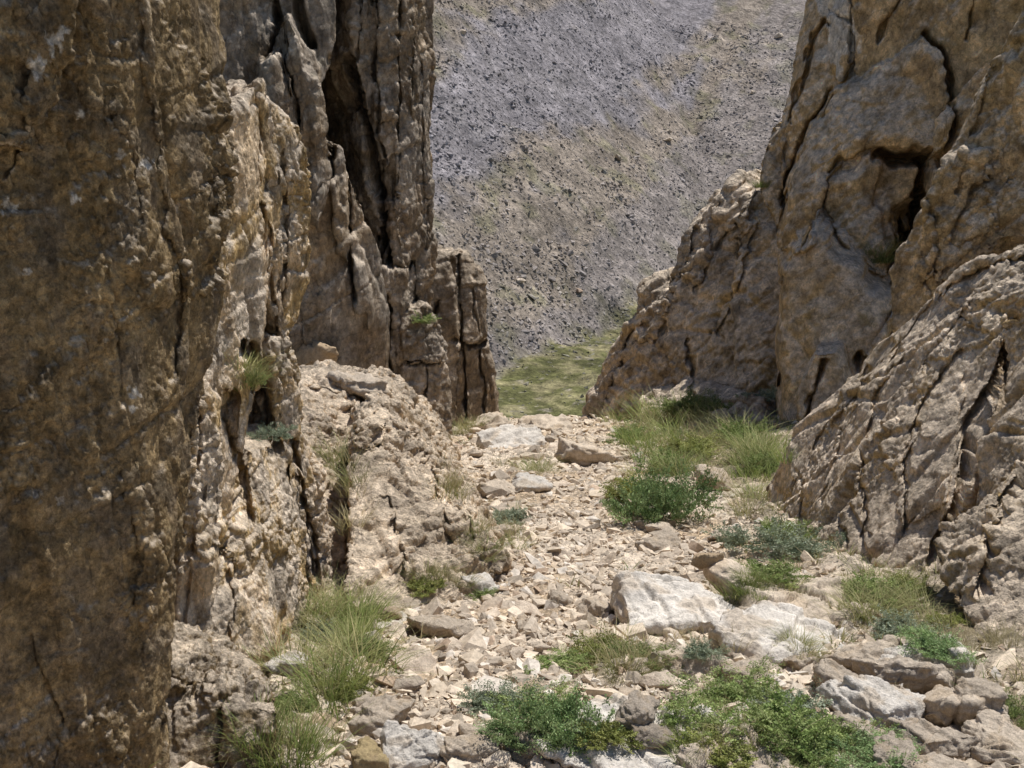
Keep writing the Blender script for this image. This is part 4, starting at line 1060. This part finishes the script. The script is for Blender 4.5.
# clumps: name of the place, list of (centre px, centre py, spread x, spread y), how many, height range px, kinds, label
CL = [
    ((296, 750, 38, 24), 14, (45, 90), ('lush', 'green', 'straw'), 'tall green grass tuft at the bottom, against the rough rib', 'tall grass along the foot of the left rock'),
    ((325, 685, 32, 38), 14, (38, 80), ('lush', 'green', 'straw'), 'tall green grass tuft halfway up the strip beside the left rock', 'tall grass beside the left rock'),
    ((350, 630, 22, 24), 16, (35, 62), ('green', 'lush'), 'mid-height grass tuft at the upper end of the strip by the left rock', 'grass below the fissured rib'),
    ((310, 612, 12, 18), 6, (35, 60), ('straw', 'green'), 'yellowed grass tuft in the gap between rib and mound', 'grass in the gap of the left rocks'),
    ((270, 655, 14, 12), 5, (25, 45), ('straw',), 'dry yellow grass tuft on the ledge of the rough rib', 'dry grass on the rib ledge'),
    ((438, 576, 36, 10), 11, (22, 36), ('green', 'straw', 'green'), 'grass tuft at the foot of the rocky mound', 'grass at the foot of the mound'),
    ((474, 545, 16, 18), 6, (18, 30), ('straw', 'green'), 'yellowish grass tuft near the right foot of the mound', 'grass at the right foot of the mound'),
    ((448, 485, 14, 24), 8, (18, 34), ('straw', 'green'), 'grass tuft on the right-hand slope of the mound', 'grass on the slope of the mound'),
    ((340, 470, 18, 26), 9, (22, 36), ('green', 'straw'), 'grass tuft in the hollow on top of the mound', 'grass in the hollow of the mound'),
    ((350, 520, 18, 22), 4, (18, 30), ('straw',), 'sparse dry tuft low in the hollow of the mound', 'dry grass low in the hollow'),
    ((468, 432, 20, 7), 7, (10, 20), ('green', 'straw'), 'short grass tuft below the buttress at the top of the path', 'grass below the buttress'),
    ((535, 470, 30, 6), 8, (10, 18), ('green',), 'short grass tuft in the patch across the upper path', 'grass across the upper path'),
    ((515, 530, 16, 16), 6, (12, 24), ('green', 'straw'), 'short grass tuft on the left edge of the middle path', 'grass on the left edge of the path'),
    ((655, 428, 42, 18), 22, (16, 30), ('lush', 'green', 'straw'), 'grass tuft at the foot of the broken crag', 'grass at the foot of the broken crag'),
    ((665, 465, 50, 24), 24, (16, 30), ('green', 'lush', 'straw'), 'grass tuft on the slope above the dark round bush', 'grass above the dark round bush'),
    ((712, 435, 28, 18), 16, (18, 32), ('straw', 'green'), 'yellowish grass tuft below the ochre cliff', 'grass below the ochre cliff'),
    ((758, 462, 26, 24), 18, (20, 36), ('green', 'lush'), 'green tuft in the corner between ochre cliff and ribbed slab', 'grass between cliff and slab'),
    ((750, 505, 12, 16), 6, (20, 32), ('straw', 'green'), 'grass tuft by the left tip of the ribbed slab', 'grass by the tip of the slab'),
    ((756, 588, 40, 12), 18, (18, 34), ('green', 'lush'), 'low grass tuft between the path and the ribbed slab', 'grass between path and slab'),
    ((890, 604, 34, 22), 26, (28, 50), ('green', 'straw', 'green'), 'fine grass tuft in the nook under the ribbed slab', 'grass in the nook under the slab'),
    ((930, 630, 26, 14), 9, (24, 44), ('straw', 'green'), 'yellowed tuft on the bank under the lower bulge of the slab', 'grass under the bulge of the slab'),
    ((985, 640, 26, 20), 8, (22, 44), ('straw',), 'dry brown tuft hanging on the foot of the right rock', 'dry grass at the right edge'),
    ((800, 650, 10, 8), 4, (24, 40), ('straw', 'green'), 'wispy tuft growing among the pale slabs', 'grass among the pale slabs'),
    ((620, 668, 40, 22), 20, (26, 52), ('straw', 'green', 'straw'), 'wispy dry tuft between the dark bush and the whitish boulder', 'dry grass beside the dark bush'),
    ((700, 640, 30, 10), 5, (20, 36), ('straw',), 'thin dry stalks in front of the whitish boulder', 'dry stalks by the whitish boulder'),
    ((735, 735, 60, 20), 22, (22, 42), ('green', 'lush', 'straw'), 'grass tuft in the patch at the bottom of the path', 'grass at the bottom of the path'),
    ((830, 765, 60, 16), 12, (24, 44), ('lush', 'green', 'straw'), 'grass tuft in front of the right-hand rubble', 'grass in front of the rubble'),
    ((880, 258, 5, 6), 3, (16, 30), ('green', 'lush'), 'green tuft rooted in the dark hollow of the ochre cliff', 'grass in the cliff hollow'),
    ((765, 186, 8, 3), 3, (8, 12), ('lush',), 'tiny tuft on the shoulder of the broken crag', 'grass on the crag shoulder'),
    ((248, 372, 8, 12), 5, (18, 32), ('green',), 'dark tuft in the fissure of the rough rib', 'grass in the rib fissure'),
    ((868, 318, 16, 8), 3, (10, 16), ('straw',), 'dry tuft on the upper edge of the ribbed slab', 'dry grass on the slab edge'),
]
jobs = []
for c, n, hr, kinds, lab, grp in CL:
    for k in range(n):
        px = c[0] + float(np.clip(pr.normal(0, 0.55), -1.1, 1.1)) * c[2]; py = c[1] + float(np.clip(pr.normal(0, 0.55), -1.1, 1.1)) * c[3]
        jobs.append((px, py, pr.uniform(*hr), kinds[int(pr.integers(0, len(kinds)))], pr.uniform(0.8, 1.4), lab, grp))
shrubs = [
    (666, 520, 60, 'dark', 'dark green round bush at the right edge of the upper path', 1.3),
    (634, 500, 44, 'yellow', 'yellow-green bush touching the dark round bush on its left', 0.8),
    (556, 742, 84, 'dark', 'large dark blue-green feathery bush at the bottom of the path', 1.05),
    (512, 745, 60, 'dark', 'low dark green bush to the left of the large feathery bush', 0.5),
    (596, 738, 50, 'yellow', 'yellow-green plant to the right of the large feathery bush', 0.9),
    (566, 672, 44, 'green', 'small green bush behind the large feathery bush', 0.5),
    (489, 712, 56, 'grey', 'loose grey-green plant on the left side of the lower path', 0.8),
    (700, 730, 62, 'green', 'green leafy plant left of the bottom grass patch', 0.8),
    (762, 735, 80, 'green', 'wide feathery green plant in front of the right-hand rubble', 0.7),
    (810, 770, 76, 'green', 'green plant cut by the bottom edge right of centre', 0.7),
    (872, 768, 66, 'dark', 'dark green plant at the bottom edge near the rubble', 0.6),
    (786, 560, 66, 'grey', 'grey-green bush by the lower tip of the ribbed slab', 0.9),
    (770, 583, 44, 'green', 'light green plant under the grey-green bush', 0.7),
    (900, 632, 44, 'grey', 'grey leafy plant in the nook under the ribbed slab', 0.6),
    (944, 628, 34, 'yellow', 'bright yellow-green plant under the lower bulge of the slab', 0.8),
    (940, 655, 50, 'dark', 'dark blue-green plant above the overhanging white block', 0.55),
    (1015, 720, 46, 'green', 'green plant at the right picture edge above the corner slab', 0.8),
    (690, 415, 40, 'lush' if False else 'green', 'light green bush at the foot of the broken crag', 0.8),
    (640, 440, 44, 'green', 'feathery green plant at the left end of the crag foot', 0.6),
    (764, 470, 40, 'green', 'green bush in the shade below the ochre cliff', 0.8),
    (418, 322, 26, 'green', 'green cushion plant on top of the stepped rock block', 0.7),
    (346, 462, 36, 'grey', 'grey-green plant in the hollow of the rocky mound', 0.8),
    (272, 440, 30, 'grey', 'grey plant growing in the fissure of the rough rib', 0.8),
    (250, 385, 30, 'green', 'dark green plant high in the fissure of the rough rib', 0.9),
    (314, 640, 36, 'grey', 'silver-leaved plant between the rough rib and the tall grass', 0.6),
    (366, 655, 40, 'green', 'green leafy plant at the edge of the tall grass', 0.9),
    (477, 598, 26, 'green', 'little green plant in front of the whitish stone by the mound', 0.6),
    (513, 520, 30, 'grey', 'pale plant on the left edge of the middle path', 0.7),
    (700, 655, 26, 'grey', 'thin grey-green plant in front of the whitish boulder', 1.0),
    (775, 400, 24, 'grey', 'grey plant clinging at the base of the ochre cliff', 0.9),
    (655, 470, 44, 'green', 'leafy green plant on the slope above the dark round bush', 0.7),
    (690, 455, 44, 'yellow', 'yellowish herb on the grassy slope between crag and dark round bush', 0.7),
    (712, 408, 34, 'green', 'green herb right below the middle of the broken crag', 0.8),
    (752, 440, 40, 'green', 'upright green herb beside the shaded foot of the ochre cliff', 0.9),
    (790, 540, 44, 'green', 'green plant leaning on the lower tip of the ribbed slab', 0.9),
    (604, 660, 50, 'yellow', 'wispy yellow-green plant above the large feathery bush', 0.8),
    (650, 668, 44, 'green', 'thin green plant between the wispy plant and the whitish boulder', 0.7),
    (728, 700, 64, 'green', 'green plant just below the pale block with the broken end', 0.6),
    (800, 722, 66, 'grey', 'grey-green plant below the small brick-shaped stone', 0.6),
    (850, 750, 66, 'green', 'bushy green plant left of the right-hand bottom rubble', 0.7),
    (735, 765, 60, 'yellow', 'yellow-green plant at the bottom edge right of the long white ledge', 0.6),
    (880, 600, 44, 'green', 'green herb behind the grey leafy plant in the nook', 0.8),
    (912, 598, 40, 'yellow', 'yellowish herb close under the ribbed slab', 0.8),
    (345, 700, 44, 'yellow', 'leafy yellow-green herb inside the tall grass strip', 0.9),
    (290, 715, 40, 'green', 'green herb growing up through the tall grass by the dark cliff foot', 0.9),
    (430, 588, 34, 'yellow', 'yellow-green herb at the foot of the rocky mound', 0.7),
    (540, 715, 50, 'green', 'bright green plant joined to the top of the large feathery bush', 0.7),
    (882, 262, 14, 'green', 'small plant hanging in the dark hollow of the ochre cliff', 1.3),
]
hits = [cast(j[0], j[1]) for j in jobs]
for s in shrubs: put_shrub(s[0], s[1], s[2], s[3], s[4], s[5])
_c = cast
for j, hh in zip(jobs, hits):
    cast = lambda a, b, hh=hh: hh
    put_tuft(*j)
cast = _c

# short sparse grass nobody could count
def merge_tufts(items, name, label):
    V = []; Fc = []; C = []; base = 0
    for me, loc, h, w in items:
        v = coords(me) * np.array([h * w, h * w, h]); a = pr.uniform(0, 6.28)
        v = np.stack([v[:, 0] * math.cos(a) - v[:, 1] * math.sin(a), v[:, 0] * math.sin(a) + v[:, 1] * math.cos(a), v[:, 2]], -1) + loc
        f = np.empty(len(me.loops), np.int32); me.loops.foreach_get('vertex_index', f)
        c = np.empty(len(me.vertices) * 4, np.float32); me.color_attributes['tint'].data.foreach_get('color', c)
        V.append(v); Fc.append(f.reshape(-1, 4) + base); C.append(c.reshape(-1, 4)[:, :3]); base += len(v)
    o = link(name, mesh_from(name, np.concatenate(V), np.concatenate(Fc), 4, M_grass, np.concatenate(C), True))
    tag(o, label, 'grass', kind='stuff')
tiny = [tuft_mesh('t', 16, 1.0, 1.2, 0.07, GREENS[k], 90 + i, 0.7, 0.6, 2) for i, k in enumerate(('green', 'lush', 'straw', 'green', 'straw'))]
items = []
tries = 0
while len(items) < 2600 and tries < 60000:
    tries += 1
    y = 3.2 + 22 * pr.uniform(0, 1) ** 1.3; x = pr.uniform(-1, 1) * (2.0 + 0.22 * y) + 0.35
    pw = float(path_w(np.array([x]), np.array([y]))[0])
    m = float(fbm(np.array([[x * 0.9, y * 0.9, 5.0]]), 2)[0])
    if pr.uniform() < (1 - pw) * (0.5 + m) + 0.012:
        items.append((tiny[int(pr.integers(0, 5))], np.array([x, y, ghs(x, y)]), pr.uniform(0.04, 0.11) * (0.8 + 0.03 * y), pr.uniform(0.8, 1.5)))
merge_tufts(items, 'ground_grass', 'short sparse grass growing over the banks of the gully')

# ------------------------------------------------------------------ light, sky, camera
EL, AZ = R(65), R(46)          # azimuth measured from +Y towards +X
sd = Vector((math.sin(AZ) * math.cos(EL), math.cos(AZ) * math.cos(EL), math.sin(EL)))
sl = bpy.data.lights.new('sun', 'SUN'); sl.energy = 5.0; sl.angle = R(0.53); sl.color = (1.0, 0.975, 0.94)
so = bpy.data.objects.new('sun', sl); COL.objects.link(so); so.rotation_euler = sd.to_track_quat('Z', 'Y').to_euler()
w = bpy.data.worlds.new('World'); SC.world = w; w.use_nodes = True
nt = w.node_tree; bg = nt.nodes['Background']
sky = nt.nodes.new('ShaderNodeTexSky'); sky.sky_type = 'NISHITA'; sky.sun_disc = False
sky.sun_elevation = EL; sky.sun_rotation = AZ; sky.altitude = 2200; sky.dust_density = 1.5
nt.links.new(sky.outputs[0], bg.inputs['Color']); bg.inputs['Strength'].default_value = 0.105

cd = bpy.data.cameras.new('camera'); cd.sensor_width = 36; cd.lens = 36 * FPX / 1024; cd.clip_end = 5000; cd.clip_start = 0.05
co = bpy.data.objects.new('camera', cd); COL.objects.link(co); co.location = CAM; co.rotation_euler = (R(90) - TH, 0, 0)
SC.camera = co
SC.view_settings.view_transform = 'Standard'; SC.view_settings.look = 'None'
SC.view_settings.exposure = 0; SC.view_settings.gamma = 1
SC.render.engine = 'CYCLES'
SC.cycles.max_bounces = 6; SC.cycles.diffuse_bounces = 4
